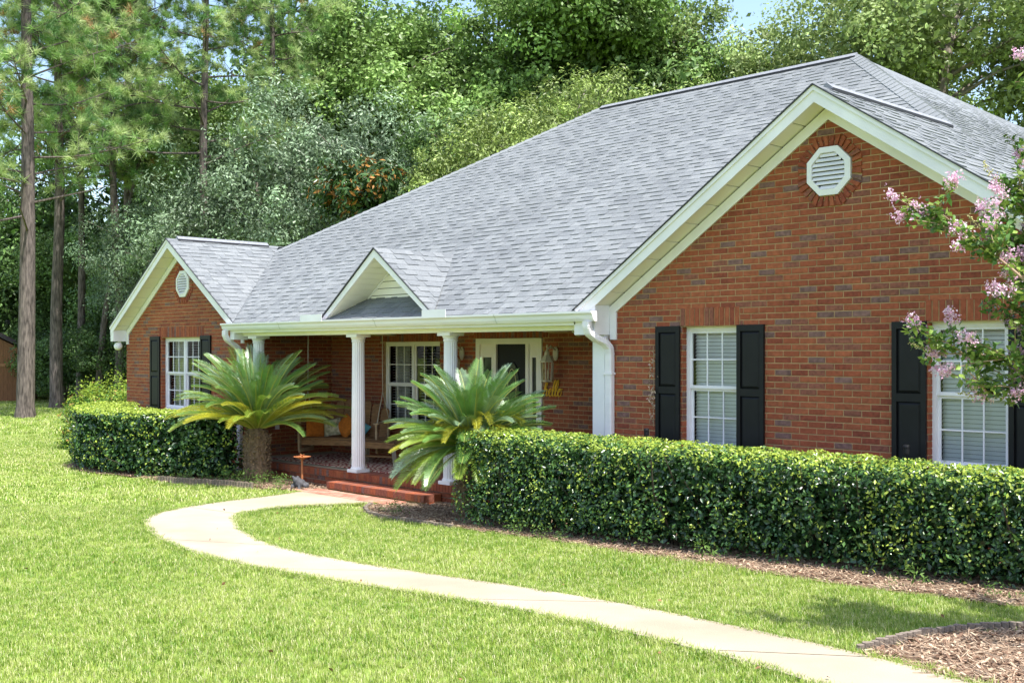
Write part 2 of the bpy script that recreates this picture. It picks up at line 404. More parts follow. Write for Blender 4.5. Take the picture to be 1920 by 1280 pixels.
# --- right gable wall
GX, GZ = -6.06, ZE + 3.32*PT
W1 = (-7.95, -7.18, 1.2, 2.62); W2 = (-4.99, -4.22, 1.2, 2.62)
ztop = lambda x, cx, ap: ap - abs(x-cx)*PT
fr_drop = 0.30
polyR = [(-9.06, 0.0), (-3.06, 0.0), (-3.06, GZ-3.0*PT-fr_drop+.05), (GX, GZ-fr_drop+.05), (-9.06, GZ-3.0*PT-fr_drop+.05)]
wallR = mortar_wall('wall', (0,YW,0), (1,0,0), (0,-1,0), polyR, [W1, W2], H)
OC = (-6.05, 4.205, 0.25)     # gable louvre: centre x, z, half size
def oct_skip(c, r):
    def f(u, z):
        du, dz = abs(u-c[0]), abs(z-c[1]); return du < r and dz < r and du+dz < r*1.414
    return f
sold = [(-7.98, -7.16, 2.63, 2.835), (-5.02, -4.20, 2.63, 2.835)]
sk1 = oct_skip(OC, 0.25+0.02)
brick_wall(wallR, (0,YW,0), (1,0,0), (0,-1,0), polyR, [(W1[0],W1[1],W1[2],W1[3]), (W2[0],W2[1],W2[2],W2[3])] + [(a-.004,b+.004,c,d) for a,b,c,d in sold], 0.05, True, sk1)
for s4 in sold: soldier(YW, *s4)
for w in (W1, W2): jamb_bricks(w[0], 1, YW, YW+0.075, w[2], w[3])
# --- left gable wall
LGX = -19.95; LH = 2.47; LGZ = ZE + LH*PT
WL = (-20.75, -19.17, 1.2, 2.60)
polyL = [(-22.3, 0.0), (-17.6, 0.0), (-17.6, LGZ-2.35*PT-fr_drop+.08), (LGX, LGZ-fr_drop+.08), (-22.3, LGZ-2.35*PT-fr_drop+.08)]
wallL = mortar_wall('wall', (0,YW,0), (1,0,0), (0,-1,0), polyL, [WL], H)
OL = (-19.86, 3.63, 0.25)
brick_wall(wallL, (0,YW,0), (1,0,0), (0,-1,0), polyL, [WL, (-20.85-.004,-19.07+.004,2.61,2.815)], 0.05, False, oct_skip(OL, .27))
soldier(YW, -20.85, -19.07, 2.61, 2.815)
jamb_bricks(WL[0], 1, YW, YW+0.075, WL[2], WL[3])
# --- porch walls
YB = 12.3
WP = (-16.0, -14.45, 1.0, 2.50); DR = (-13.52, -12.02, FL, 2.54)
polyB = [(-17.6, 0.3), (-9.06, 0.3), (-9.06, 2.85), (-17.6, 2.85)]
wallB = mortar_wall('wall', (0,YB,0), (1,0,0), (0,-1,0), polyB, [WP, DR], H)
brick_wall(wallB, (0,YB,0), (1,0,0), (0,-1,0), polyB, [WP, DR, (-16.1,-14.35,2.5,2.70), (-13.6,-11.9,2.54,2.74)], FL-0.01, False)
soldier(YB, -16.1, -14.35, 2.51, 2.70); soldier(YB, -13.6, -11.9, 2.55, 2.74)
wallS = mortar_wall('wall', (-17.6,0,0), (0,1,0), (1,0,0), [(YW,0.1),(YB,0.1),(YB,2.85),(YW,2.85)], [], H)
brick_wall(wallS, (-17.6,0,0), (0,1,0), (1,0,0), [(YW,0.1),(YB,0.1),(YB,2.85),(YW,2.85)], [], 0.05, False)
wb = MB()
wb.box((-9.06, YW+.02, 0.0), (-8.9, YB+.05, 2.85)); wb.box((-22.3, YW+.02, 0), (-22.15, 22, 2.85)); wb.box((-3.2, YW+.02, 0), (-3.06, 30, 2.85)); wb.box((-22.1, 21.9, 0), (-3.25, 22.05, 2.85))
wb.build('wall', mat('brick_plain', (0.30, 0.085, 0.042), 0.9, 0.3, 10, 0.3, 60), H)

# --- octagon louvres with brick surround
def octagon(r, n=8): return [(r/math.cos(math.pi/8)*math.cos(math.pi/8+i*math.pi/4), r/math.cos(math.pi/8)*math.sin(math.pi/8+i*math.pi/4)) for i in range(8)]
def gable_vent(c, wall):
    cx, cz, r = c; y = YW
    g = MB(); o = octagon(r); q = octagon(r*0.76)
    P3 = lambda p, yy: (cx+p[0], yy, cz+p[1])
    for i in range(8):
        j = (i+1) % 8
        g.add([P3(o[i], y), P3(o[j], y), P3(o[j], y-.035), P3(o[i], y-.035), P3(q[i], y-.045), P3(q[j], y-.045), P3(q[i], y-.005), P3(q[j], y-.005)],
              [(0,1,2,3), (3,2,5,4), (4,5,7,6)])
    v = g.build('gable_vent', M_WHITE, H)
    b = MB(); b.add([P3(p, y-.004) for p in octagon(r*0.99)], [tuple(range(8))]); b.build('backing', M_DARK, v)
    n = 8; rr = r*0.76
    for k in range(n):
        z = -rr + (k+.5)*2*rr/n; half = min(rr, rr*1.414-abs(z))-.004
        s = MB(); h = rr/n*0.74
        s.add([(cx-half, y-.040, cz+z-h), (cx+half, y-.040, cz+z-h), (cx+half, y-.012, cz+z+h*1.15), (cx-half, y-.012, cz+z+h*1.15), (cx-half, y-.034, cz+z-h-.004), (cx+half, y-.034, cz+z-h-.004)], [(0,1,2,3), (0,4,5,1)])
        s.build('slat', M_WHITE, v)
    ro, ri = r+0.115, r+0.012     # rowlock surround
    for i in range(8):
        a0, a1 = octagon(ri)[i], octagon(ri)[(i+1) % 8]; b0, b1 = octagon(ro)[i], octagon(ro)[(i+1) % 8]; m = 4
        for k in range(m):
            t0, t1 = k/m+.045, (k+1)/m-.045; L2 = lambda p, q, t: (cx+p[0]+(q[0]-p[0])*t, cz+p[1]+(q[1]-p[1])*t)
            add_brick_poly([L2(a0,a1,t0), L2(b0,b1,t0), L2(b0,b1,t1), L2(a0,a1,t1)][::1], Vector((0,YW,0)), Vector((1,0,0)), Vector((0,-1,0)), 0.022+rnd.uniform(-.003,.003), pick_brick())
gable_vent(OC, wallR); gable_vent(OL, wallL)

# the largest 300 bricks are parts, the others one mass
brick_jobs.sort(key=lambda j: -j[0])
for j in brick_jobs[300:]: add_brick_poly(j[5], j[6], j[7], j[8], BD+rnd.uniform(-.0015,.002), j[3])
for j in brick_jobs[:300]:
    o = bpy.data.objects.new('brick', brick_unit[j[3]]); COL.objects.link(o); o.parent = j[4]; o.location = j[1]; o.rotation_euler = (0, 0, j[2])
rb = rest_bricks.build('brick_courses', BRICKS, H); rb['kind'] = 'stuff'

# --- windows
def window(name, x0, x1, z0, z1, y, lights, blind=True, dark=False, trimcol=None, cols=3, rows=2, lower_dark=False):
    tm = trimcol or M_WHITE
    fr = MB(); t = 0.045
    fr.box((x0, y+.02, z0), (x0+t, y+.09, z1)); fr.box((x1-t, y+.02, z0), (x1, y+.09, z1)); fr.box((x0+t, y+.021, z1-t), (x1-t, y+.089, z1)); fr.box((x0+t, y+.021, z0), (x1-t, y+.095, z0+t))
    w = fr.build(name, tm, H)
    n = lights; iw = (x1-x0-2*t)/n; zm = (z0+z1)/2
    for i in range(n):
        a = x0+t+i*iw; b = a+iw
        if i: mb = MB(); mb.box((a-.035, y+.018, z0+t+.001), (a+.035, y+.085, z1-t-.001)); mb.build('mullion', tm, w)
        m = 0.035 if i else 0.0; m2 = 0.035 if i < n-1 else 0.0
        aa, bb = a+m, b-m2
        for (c, d, yy, nm) in ((zm, z1-t, y+.035, 'upper_sash'), (z0+t, zm, y+.058, 'lower_sash')):
            s = MB(); q = 0.03
            s.box((aa, yy, c), (aa+q, yy+.022, d)); s.box((bb-q, yy, c), (bb, yy+.022, d)); s.box((aa+q, yy+.001, d-q), (bb-q, yy+.021, d)); s.box((aa+q, yy-.004 if nm == 'upper_sash' else yy+.001, c), (bb-q, yy+.021, c+q*1.2))
            sa = s.build(nm, tm, w)
            mu = MB()
            for k in range(1, cols): xx = aa+q+(bb-aa-2*q)*k/cols; mu.box((xx-.008, yy+.004, c+q*1.2), (xx+.008, yy+.012, d-q))
            for k in range(1, rows): zz = c+q+(d-c-2*q)*k/rows; mu.box((aa+q, yy+.003, zz-.008), (bb-q, yy+.0125, zz+.008))
            mu.build('muntin', tm, sa)
            g = MB(); g.add([(aa+q, yy+.014, c+q), (bb-q, yy+.014, c+q), (bb-q, yy+.014, d-q), (aa+q, yy+.014, d-q)], [(0,1,2,3)]); g.build('pane', M_GLASS, sa)
        if blind:
            bl = MB(); zz = z0+.05; amt = 0.0222
            while zz < z1-.06:
                bl.add([(aa+.01, y+.125, zz-amt), (bb-.01, y+.125, zz-amt), (bb-.01, y+.145, zz+amt*.7), (aa+.01, y+.145, zz+amt*.7)], [(0,1,2,3)]); zz += 0.042
            bl.build('blind', M_BLIND, w)
        elif dark:
            bl = MB(); zz = z0+.05
            while zz < z1-.06:
                bl.add([(aa+.01, y+.12, zz), (bb-.01, y+.12, zz), (bb-.01, y+.165, zz+.008), (aa+.01, y+.165, zz+.008)], [(0,1,2,3)]); zz += 0.05
            bl.build('blind', M_BLIND, w)
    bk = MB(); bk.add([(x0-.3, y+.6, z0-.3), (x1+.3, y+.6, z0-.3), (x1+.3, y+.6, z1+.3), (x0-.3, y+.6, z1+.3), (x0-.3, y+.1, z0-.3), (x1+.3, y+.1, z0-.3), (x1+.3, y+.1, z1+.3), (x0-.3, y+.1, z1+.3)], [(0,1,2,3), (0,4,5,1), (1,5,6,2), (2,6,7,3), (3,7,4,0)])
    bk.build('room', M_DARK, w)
    if dark or lights == 2:
        cu = MB(); nx = 14
        for side in ((x0+.02, x0+.42),):
            vs = []
            for k in range(nx+1): xx = side[0]+(side[1]-side[0])*k/nx; vs += [(xx, y+.22+.02*math.sin(k*1.9), z0), (xx, y+.22+.02*math.sin(k*1.9), z1)]
            cu.add(vs, [(2*k, 2*k+2, 2*k+3, 2*k+1) for k in range(nx)])
        cu.build('curtain', M_CURT, w)
    sl_ = MB(); sl_.box((x0-.03, y-.045, z0-.06), (x1+.03, y+.10, z0-.002)); sl_.build('sill', BRICKS[0], w)
    return w
window('window', *W1, YW+.055, 1); window('window', *W2, YW+.055, 1)
window('window', *WL, YW+.055, 2, blind=False, dark=True)
window('window', *WP, YB+.03, 2, blind=False, dark=True, trimcol=M_CREAM)

# --- shutters: two raised panels in a frame
def shutter(x0, x1, z0=1.18, z1=2.63):
    y = YW-BD-.004; t = 0.05; f = MB(); zm = (z0+z1)/2 - .02
    f.box((x0, y-.03, z0), (x0+t, y, z1)); f.box((x1-t, y-.03, z0), (x1, y, z1))
    for a, b in ((z0, z0+.07), (zm-.04, zm+.04), (z1-.07, z1)): f.box((x0+t, y-.0295, a), (x1-t, y, b))
    s = f.build('shutter', M_BLACK, H)
    for a, b in ((z0+.07, zm-.04), (zm+.04, z1-.07)):
        p = MB(); e = 0.03; xa, xb = x0+t, x1-t
        p.add([(xa, y-.008, a), (xb, y-.008, a), (xb, y-.008, b), (xa, y-.008, b), (xa+e, y-.024, a+e), (xb-e, y-.024, a+e), (xb-e, y-.024, b-e), (xa+e, y-.024, b-e)],
              [(4,5,6,7), (0,1,5,4), (1,2,6,5), (2,3,7,6), (3,0,4,7)])
        p.build('panel', M_BLACK, s)
for a, b in ((-8.32,-7.97), (-7.18,-6.83), (-5.35,-5.0), (-4.21,-3.86), (-21.2,-20.80), (-19.17,-18.79)): shutter(a, b)

# --- roof
shingle_rest = MB(); shingle_jobs = []; sh_units = {}
EXPO = 0.143
WID = [0.10, 0.14, 0.17, 0.21, 0.26]; THK = [0.008, 0.016]
def sh_unit(wi, ti, mi):
    k = (wi, ti, mi)
    if k not in sh_units:
        mb = MB(); w = WID[wi]/2; t = THK[ti]; v1 = EXPO+.03
        mb.add([(-w,0,0),(w,0,0),(w,0,t),(-w,0,t),(-w,v1,0),(w,v1,0),(w,v1,.003),(-w,v1,.003)], [(0,1,2,3),(3,2,6,7),(1,5,6,2),(0,3,7,4)])
        sh_units[k] = mb.mesh('shingle_tab', SH[mi])
    return sh_units[k]
def shingles(O, U, V, poly3, individual=False, lift=0.004, roof=None, vmax=None):
    O, U, V = Vector(O), Vector(U).normalized(), Vector(V).normalized(); Wn = U.cross(V).normalized()
    poly = ccw([((Vector(p)-O).dot(U), (Vector(p)-O).dot(V)) for p in poly3])
    u0 = min(p[0] for p in poly); u1 = max(p[0] for p in poly); v0 = min(p[1] for p in poly); v1 = max(p[1] for p in poly)
    M3 = Matrix((U, V, Wn)).transposed().to_4x4()
    r = 0
    while v0 + r*EXPO < v1:
        v = v0 + r*EXPO + rnd.uniform(-.002,.002); u = u0 - rnd.random()*.3; tog = rnd.random() < .5
        while u < u1:
            wi = rnd.choices(range(5), [2,3,3,3,2])[0]; w = WID[wi]; ti = 1 if tog else 0
            if rnd.random() < .82: tog = not tog
            mi = rnd.choices(range(4), SHW)[0]
            rect = [(u, v), (u+w, v), (u+w, v+EXPO+.03), (u, v+EXPO+.03)]
            cl = clip_poly(rect, poly)
            if abs(area2(cl)) > 1e-4:
                full = abs(area2(cl) - w*(EXPO+.03)) < 1e-6; c = O + U*(u+w/2) + V*v + Wn*lift
                if individual and full and in_view(c): shingle_jobs.append((depth_of(c), c, wi, ti, mi, M3, roof, (O,U,V,Wn,u,v,w,lift)))
                else:
                    add_shingle(cl, O, U, V, Wn, v, THK[ti], lift, mi)
            u += w
        r += 1
def add_shingle(cl, O, U, V, Wn, v, t, lift, mi):
    n = len(cl); hh = lambda vv: t + (0.003-t)*(vv-v)/(EXPO+.03)
    top = [O+U*a+V*b+Wn*(lift+hh(b)) for a, b in cl]; bot = [O+U*a+V*b+Wn*(lift-.004) for a, b in cl]
    shingle_rest.add(top+bot, [tuple(range(n))] + [(i, n+i, n+(i+1) % n, (i+1) % n) for i in range(n)], mi)
zf = lambda y: ZE + PT*(y-YE)
RY, RZ = 16.49, zf(16.49)
RL, RR = -14.55, -9.04
YBK = 31.6
rm = MB()
F = lambda x, y: (x, y, zf(y))
front = [F(-17.48,YE-.03), F(-9.36,YE-.03), F(GX,YE+3.32), F(RR,RY), F(RL,RY), F(-19.78,12.45)]
rm.add(front, [tuple(range(6))])
zr = lambda x: ZE + PT*(-2.74-x)
rightA = [(GX,YE-.02,zr(GX)), (-2.74,YE-.02,ZE), (-2.74,13.47,ZE), (GX,13.47,zr(GX))]
rightB = [(GX,13.47,zr(GX)), (-2.74,13.47,ZE), (-2.74,YBK,ZE), (RR,RY,RZ)]
rm.add(rightA, [(0,1,2,3)]); rm.add(rightB, [(0,1,2,3)])
leftA = [(GX,YE-.02,GZ), (GX,13.47,GZ), (-9.38,YE-.02,ZE)]; rm.add(leftA, [(0,1,2)])
zlg = lambda x: LGZ - PT*abs(x-LGX)
lgR = [(LGX,YE-.02,LGZ), (-17.48,YE-.02,ZE), (LGX,YE+2.47,LGZ)]; rm.add(lgR, [(0,1,2)])
lgL = [(LGX,YE-.02,LGZ), (LGX,YE+2.6,LGZ), (-22.42,YE+2.6,ZE), (-22.42,YE-.02,ZE)]; rm.add(lgL, [(0,1,2,3)])
hipL = [(RL,RY,RZ), (-22.6,YE+.1,ZE-.02), (-22.6,22.8,ZE-.02)]; rm.add(hipL, [(0,1,2)])
rm.add([(RL,RY,RZ), (RR,RY,RZ), (-2.74,YBK,ZE-.02), (-22.6,22.8,ZE-.02)], [(0,3,2,1)])
roof = rm.build('roof', SH[2], H)
shingles((-17.48,YE-.03,zf(YE-.03)), (1,0,0), (0,1,PT), front, True, roof=roof)
shingles((-2.74,YE-.02,ZE), (0,1,0), (-1,0,PT), rightA); shingles((-2.74,13.47,ZE), (0,1,0), (-1,0,PT), rightB)
shingles((-17.48,YE-.02,ZE), (0,1,0), (-1,0,PT), lgR)
shingles((-9.38,YE-.02,ZE), (0,-1,0), (1,0,PT), leftA)
shingles((-22.42,YE-.02,ZE), (0,-1,0), (1,0,PT), lgL)
# dormer
DX, DZ, DHW, DS = -13.40, 3.87, 1.37, 0.745
DYB = YE + (DZ-ZE)/PT
zd = lambda x: DZ - DS*abs(x-DX)
dm = MB()
dR = [(DX,YE-.04,DZ), (DX+DHW,YE-.04,zd(DX+DHW)), (DX,DYB,DZ)]; dL = [(DX,YE-.04,DZ), (DX,DYB,DZ), (DX-DHW,YE-.04,zd(DX-DHW))]
dm.add(dR, [(0,1,2)]); dm.add(dL, [(0,1,2)])
dormer = dm.build('dormer', SH[2], H)
shingles((DX+DHW,YE-.04,zd(DX+DHW)), (0,1,0), (-1,0,DS), dR); shingles((DX-DHW,YE-.04,zd(DX-DHW)), (0,-1,0), (1,0,DS), dL)
shingle_jobs.sort(key=lambda j: j[0])
# keep off the strip under the dormer roof
def hidden(j): return abs(j[1].x-DX) < DHW*(1-(j[1].y-YE)/(DYB-YE)) and j[1].y < DYB
vis = [j for j in shingle_jobs if not hidden(j)]; hid = [j for j in shingle_jobs if hidden(j)]
for j in vis[300:]+hid:
    O,U,V,Wn,u,v,w,lift = j[7]; add_shingle([(u,v),(u+w,v),(u+w,v+EXPO+.03),(u,v+EXPO+.03)], O, U, V, Wn, v, THK[j[3]], lift, j[4])
for j in vis[:300]:
    o = bpy.data.objects.new('shingle', sh_unit(j[2], j[3], j[4])); COL.objects.link(o); o.parent = roof; o.matrix_basis = Matrix.Translation(j[1]) @ j[5]
sr = shingle_rest.build('shingle_courses', SH, H); sr['kind'] = 'stuff'

# ridge vents and hip caps
def ridge_strip(name, p, q, sl_p, sl_q, wid, parent, thick=.052):
    # p->q ridge line; sl = downslope unit vectors on both sides
    p, q, a, b = Vector(p), Vector(q), Vector(sl_p).normalized(), Vector(sl_q).normalized(); up = Vector((0,0,1)); m = MB()
    for s in (a, b):
        m.add([p+up*(thick+.012), q+up*(thick+.012), q+s*wid+up*thick, p+s*wid+up*thick, q+s*wid+up*(thick-.02), p+s*wid+up*(thick-.02), q+up*.002, p+up*.002], [(0,1,2,3), (0,3,5,7), (1,6,4,2)])
        m.add([p+s*wid+up*thick, q+s*wid+up*thick, q+s*(wid-.004)-up*.012, p+s*(wid-.004)-up*.012], [(0,1,2,3)], 1)
        n_ = MB(); n_.add([q+s*(wid-.012)+up*(thick-.021), p+s*(wid-.012)+up*(thick-.021), p+s*(wid-.012)-up*.01, q+s*(wid-.012)-up*.01], [(0,1,2,3)])
        m.v += n_.v; m.f += [tuple(i+len(m.v)-4 for i in (0,1,2,3))]; m.m += [1]
    # lip of the vent, its shaded edge put in as dark colour
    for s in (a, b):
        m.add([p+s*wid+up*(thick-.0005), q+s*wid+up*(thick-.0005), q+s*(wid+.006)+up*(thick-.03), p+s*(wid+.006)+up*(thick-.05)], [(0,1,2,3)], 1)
    return m.build(name, [M_RIDGE, M_VENTDK], parent)
fs_, bs_ = (0,-1,-PT), (0,1,-PT)
ridge_strip('ridge_vent', (RL+.05,RY,RZ), (RR-.02,RY,RZ), fs_, bs_, .085, roof)
ridge_strip('ridge_vent', (GX,YE+.25,GZ), (GX,13.2,GZ), (1,0,-PT), (-1,0,-PT), .085, roof)
ridge_strip('ridge_vent', (LGX,YE+.2,LGZ), (LGX,YE+2.2,LGZ), (1,0,-PT), (-1,0,-PT), .085, roof)
def hip_caps(p, q, d1, d2, parent, wid=.15, n=30):
    p, q = Vector(p), Vector(q); e = (q-p)/n; a, b = Vector(d1).normalized(), Vector(d2).normalized(); up = Vector((0,0,1)); m = MB()
    for k in range(n):
        s0 = p+e*k; s1 = p+e*(k+1.15)
        for s in (a, b):
            m.add([s0+up*.045, s1+up*.03, s1+s*wid+up*.018, s0+s*wid+up*.034, s0+up*.015, s0+s*wid+up*.006, s1+s*wid+up*.006], [(0,1,2,3), (0,3,5,4), (3,2,6,5)], 0)
    return m.build('hip_cap', SH[1], parent)
hip_caps((-5.95,13.36,zr(-5.95)), (RR,RY,RZ), (0.9,1,-PT*.9), (-1,-0.9,-PT*.9), roof)
hip_caps((-19.7,12.4,zf(12.4)), (RL,RY,RZ), (.8,-1,-PT), (-1,.3,-PT), roof, .13, 40)
# valley flashing edge lines
# --- gable trim: rake fascia, soffit panels, frieze, cornice returns
def gable_trim(cx, apz, half, wallhalf, parent, ycut):
    yf = YE
    for s in (-1, 1):
        xe = cx + s*half; dz = half*PT
        m = MB(); vd = .165
        m.prism([(cx,0,apz-.012), (xe,0,apz-dz-.012), (xe,0,apz-dz-.012-vd), (cx,0,apz-.012-vd)], (0,yf,0), (0,yf+.03,0))
        m.prism([(cx,0,apz-.006), (xe,0,apz-dz-.006), (xe,0,apz-dz-.055), (cx,0,apz-.055)], (0,yf-.018,0), (0,yf-.001,0))   # shingle mould
        m.build('rake_board', M_WHITE, parent)
        d = MB(); d.prism([(cx,0,apz+.012), (xe+s*.01,0,apz-dz+.005), (xe+s*.01,0,apz-dz-.006), (cx,0,apz-.005)], (0,yf-.034,0), (0,yf-.002,0)); d.build('drip_edge', M_DRIP, parent)
        # frieze on the wall
        m = MB(); f0 = .185; fd = .13
        wh = wallhalf+.0
        m.prism([(cx,0,apz-f0), (cx+s*wh,0,apz-f0-wh*PT), (cx+s*wh,0,apz-f0-wh*PT-fd), (cx,0,apz-f0-fd)], (0,ycut-.028,0), (0,ycut-.001,0))
        m.build('frieze_board', M_WHITE, parent)
        n = max(4, int(half/.26)); 
        for k in range(n):
            xa = cx+s*(half*k/n + (.0 if k == 0 else .008)); xb = cx+s*(half*(k+1)/n - .008)
            p = MB(); za, zb = apz-abs(xa-cx)*PT-.165, apz-abs(xb-cx)*PT-.165
            p.add([(xa,yf+.031,za), (xb,yf+.031,zb), (xb,ycut,zb), (xa,ycut,za), (xa,yf+.031,za+.012), (xb,yf+.031,zb+.012), (xb,ycut,zb+.012), (xa,ycut,za+.012)], [(0,1,2,3),(4,7,6,5),(0,4,5,1),(1,5,6,2),(2,6,7,3),(3,7,4,0)])
            p.build('soffit_panel', M_CREAM, parent)
        b = MB(); za = apz-.145; zb2 = apz-half*PT-.145
        b.add([(cx,yf+.03,za), (xe,yf+.03,zb2), (xe,ycut,zb2), (cx,ycut,za)], [(0,1,2,3)]); b.build('soffit_backing', M_DRIP, parent)
        # boxed return at the eave
        zt = ZE-.03; xw = cx+s*wallhalf; xin = xw - s*.02; zb = ZE-.30
        r = MB(); zslope = apz-abs(xin-cx)*PT-.17
        r.prism([(xe,0,ZE-.178), (xe,0,zb), (xin,0,zb), (xin,0,zslope)], (0,yf+.004,0), (0,ycut-.03,0))
        r.build('cornice_return', M_WHITE, parent)
        c = MB(); c.box((min(xin,xin-s*.10), ycut-.026, zb-.06), (max(xin,xin-s*.10), ycut-.0005, zslope-.02)); c.build('frieze_return', M_WHITE, parent)
gable_trim(GX, GZ, 3.32, 3.0, H, YW)
gable_trim(LGX, LGZ, 2.47, 2.35, H, YW)
# dormer trim
for s in (-1, 1):
    xe = DX+s*DHW; m = MB(); vd = .125
    m.prism([(DX,0,DZ-.012), (xe,0,zd(xe)-.012), (xe-s*.12,0,zd(xe)-.012), (DX,0,DZ-.012-vd)], (0,YE-.03,0), (0,YE,0))
    m.build('rake_board', M_WHITE, dormer)
    d = MB(); d.prism([(DX,0,DZ+.014), (xe+s*.01,0,zd(xe)+.008), (xe+s*.01,0,zd(xe)-.008), (DX,0,DZ-.006)], (0,YE-.052,0), (0,YE-.031,0)); d.build('drip_edge', M_DRIP, dormer)
    n = 13
    for k in range(n):
        xa, xb = DX+s*(DHW*k/n+.005), DX+s*(DHW*(k+1)/n-.006); p = MB(); za, zb = zd(xa)-.115, zd(xb)-.115
        ya = 10.62
        p.add([(xa,YE+.001,za), (xb,YE+.001,zb), (xb,ya,zb), (xa,ya,za), (xa,YE+.001,za+.01), (xb,YE+.001,zb+.01), (xb,ya,zb+.01), (xa,ya,za+.01)], [(0,1,2,3),(4,7,6,5),(0,4,5,1),(1,5,6,2),(2,6,7,3),(3,7,4,0)])
        p.build('soffit_panel', M_CREAM, dormer)
zs = 3.10
m = MB(); m.add([(DX-.9,10.624,3.08),(DX+.9,10.624,3.08),(DX,10.624,DZ-.12)], [(0,1,2)]); m.build('lap_shade_sheet', M_DRIP, dormer)  # dark sheet in the gaps stands in for shade under the board laps
for k in range(8):
    z0 = zs + k*.105; z1 = z0+.096
    zap = DZ-.118
    xs0 = DX-(zap-z0)/DS; xs1 = DX+(zap-z0)/DS; xt0 = DX-max(.0,(zap-z1))/DS; xt1 = DX+max(.0,(zap-z1))/DS
    if zap-z0 < .02: break
    z1c = min(z1, zap)
    b = MB(); b.add([(xs0,10.592,z0), (xs1,10.592,z0), (xt1,10.618,z1c), (xt0,10.618,z1c), (xs0,10.622,z0), (xs1,10.622,z0)], [(0,1,2,3), (0,4,5,1)]); b.build('siding_board', M_CREAM, dormer)
for s in (-1, 1):
    m = MB(); m.beam((DX, 10.60, DZ-.135), (DX+s*.92, 10.60, DZ-.135-.92*DS), .02, .025); m.build('siding_trim', M_WHITE, dormer)

# --- eave: gutter, fascia, beam, ceiling, splash guards, downspouts
gx0, gx1 = -17.74, -9.0
prof = [(YE-.002,2.83), (YE-.002,2.70), (YE-.06,2.70), (YE-.085,2.735), (YE-.095,2.775), (YE-.122,2.80), (YE-.122,2.825), (YE-.108,2.825), (YE-.108,2.812), (YE-.084,2.785), (YE-.075,2.74), (YE-.055,2.712), (YE-.012,2.712), (YE-.012,2.83)]
g = MB(); g.prism([(0,a,b) for a, b in prof], (gx0,0,0), (gx1,0,0))
g.prism([(0,a,b) for a, b in prof[:7]+[(YE-.002,2.825)]], (gx0-.006,0,0), (gx0-.001,0,0)); g.prism([(0,a,b) for a, b in prof[:7]+[(YE-.002,2.825)]], (gx1+.001,0,0), (gx1+.007,0,0))
gut = g.build('gutter', M_GUT, H)
for a, b in ((-15.22,-14.62), (-12.17,-11.66)):
    m = MB(); m.box((a, YE-.128, 2.80), (b, YE-.1225, 2.915)); m.build('splash_guard', M_WHITE, gut)
m = MB(); m.box((-17.48, YE, 2.66), (-9.36, YE+.028, 2.835)); m.build('fascia', M_WHITE, H)
m = MB(); m.box((-17.6, YE+.029, 2.655), (-9.06, 10.32, 2.672)); m.build('soffit', M_CREAM, H)
m = MB(); m.box((-17.6, 10.32, 2.60), (-9.06, 10.52, 2.84)); m.build('porch_beam', M_CREAM, H)
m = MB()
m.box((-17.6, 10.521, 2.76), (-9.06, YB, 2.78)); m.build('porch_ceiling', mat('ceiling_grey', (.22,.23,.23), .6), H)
def downspout(pts, w=.105, d=.08):
    m = MB(); pts = [Vector(p) for p in pts]
    # elliptical-ish square section tube with corrugated elbows
    fine = []
    for i in range(len(pts)-1):
        n = 10 if i < len(pts)-2 else 2
        for k in range(n): fine.append(pts[i].lerp(pts[i+1], k/n))
    fine.append(pts[-1])
    ring = []
    for i, p in enumerate(fine):
        dd = (fine[min(i+1,len(fine)-1)]-fine[max(i-1,0)]).normalized(); sx = Vector((1,0,0)); sy = dd.cross(sx).normalized(); sx = sy.cross(dd).normalized()
        corr = 1 + (.07 if i % 2 else 0) if i < len(fine)-2 else 1
        r = .008
        for a, b in ((-1,-.7),(-.7,-1),(.7,-1),(1,-.7),(1,.7),(.7,1),(-.7,1),(-1,.7)): ring.append(p + sx*a*w/2*corr + sy*b*d/2*corr)
    n = 8; k = len(fine)
    m.add(ring, [(i*n+j, i*n+(j+1) % n, (i+1)*n+(j+1) % n, (i+1)*n+j) for i in range(k-1) for j in range(n)] + [tuple(range(n)), tuple(range(k*n-1,(k-1)*n-1,-1))])
    return m.build('downspout', M_GUT, H)
for xs_ in (-15.9, -13.3, -10.7):
    m = MB(); pf_ = [(YE-.002,2.697), (YE-.062,2.697), (YE-.088,2.734), (YE-.098,2.774), (YE-.1255,2.799), (YE-.1255,2.827)]
    m.add([(xs_-.012,a,b) for a, b in pf_]+[(xs_+.012,a,b) for a, b in pf_], [(i,i+1,i+7,i+6) for i in range(5)]); m.build('seam', mat('gutter_sealant', (.66,.65,.62), .5), gut)
dsR = downspout([(-9.10,10.08,2.70), (-9.10,10.08,2.63), (-9.10,10.11,2.56), (-9.08,10.20,2.50), (-9.04,10.32,2.45), (-9.02,10.385,2.38), (-9.02,10.40,2.30), (-9.02,10.40,.25)])
dsL = downspout([(-17.66,10.08,2.70), (-17.66,10.08,2.62), (-17.67,10.12,2.55), (-17.68,10.22,2.48), (-17.70,10.34,2.41), (-17.71,10.39,2.34), (-17.71,10.40,2.26), (-17.71,10.40,.25)])
for ds_, xx in ((dsR,-9.02), (dsL,-17.71)):
    for zz in (2.05, 1.1):
        m = MB(); m.box((xx-.075,10.352,zz), (xx+.075,10.357,zz+.03)); m.box((xx-.058,10.357,zz+.001), (xx-.0545,10.444,zz+.029)); m.box((xx+.0545,10.357,zz+.001), (xx+.058,10.444,zz+.029)); m.build('strap', M_GUT, ds_)
m = MB(); m.box((-9.27,10.37,.45), (-9.075,10.447,2.598)); m.box((-9.29,10.355,.45), (-9.068,10.4475,.58)); m.box((-9.29,10.355,2.50), (-9.068,10.4475,2.599)); m.build('corner_pilaster', M_WHITE, H)

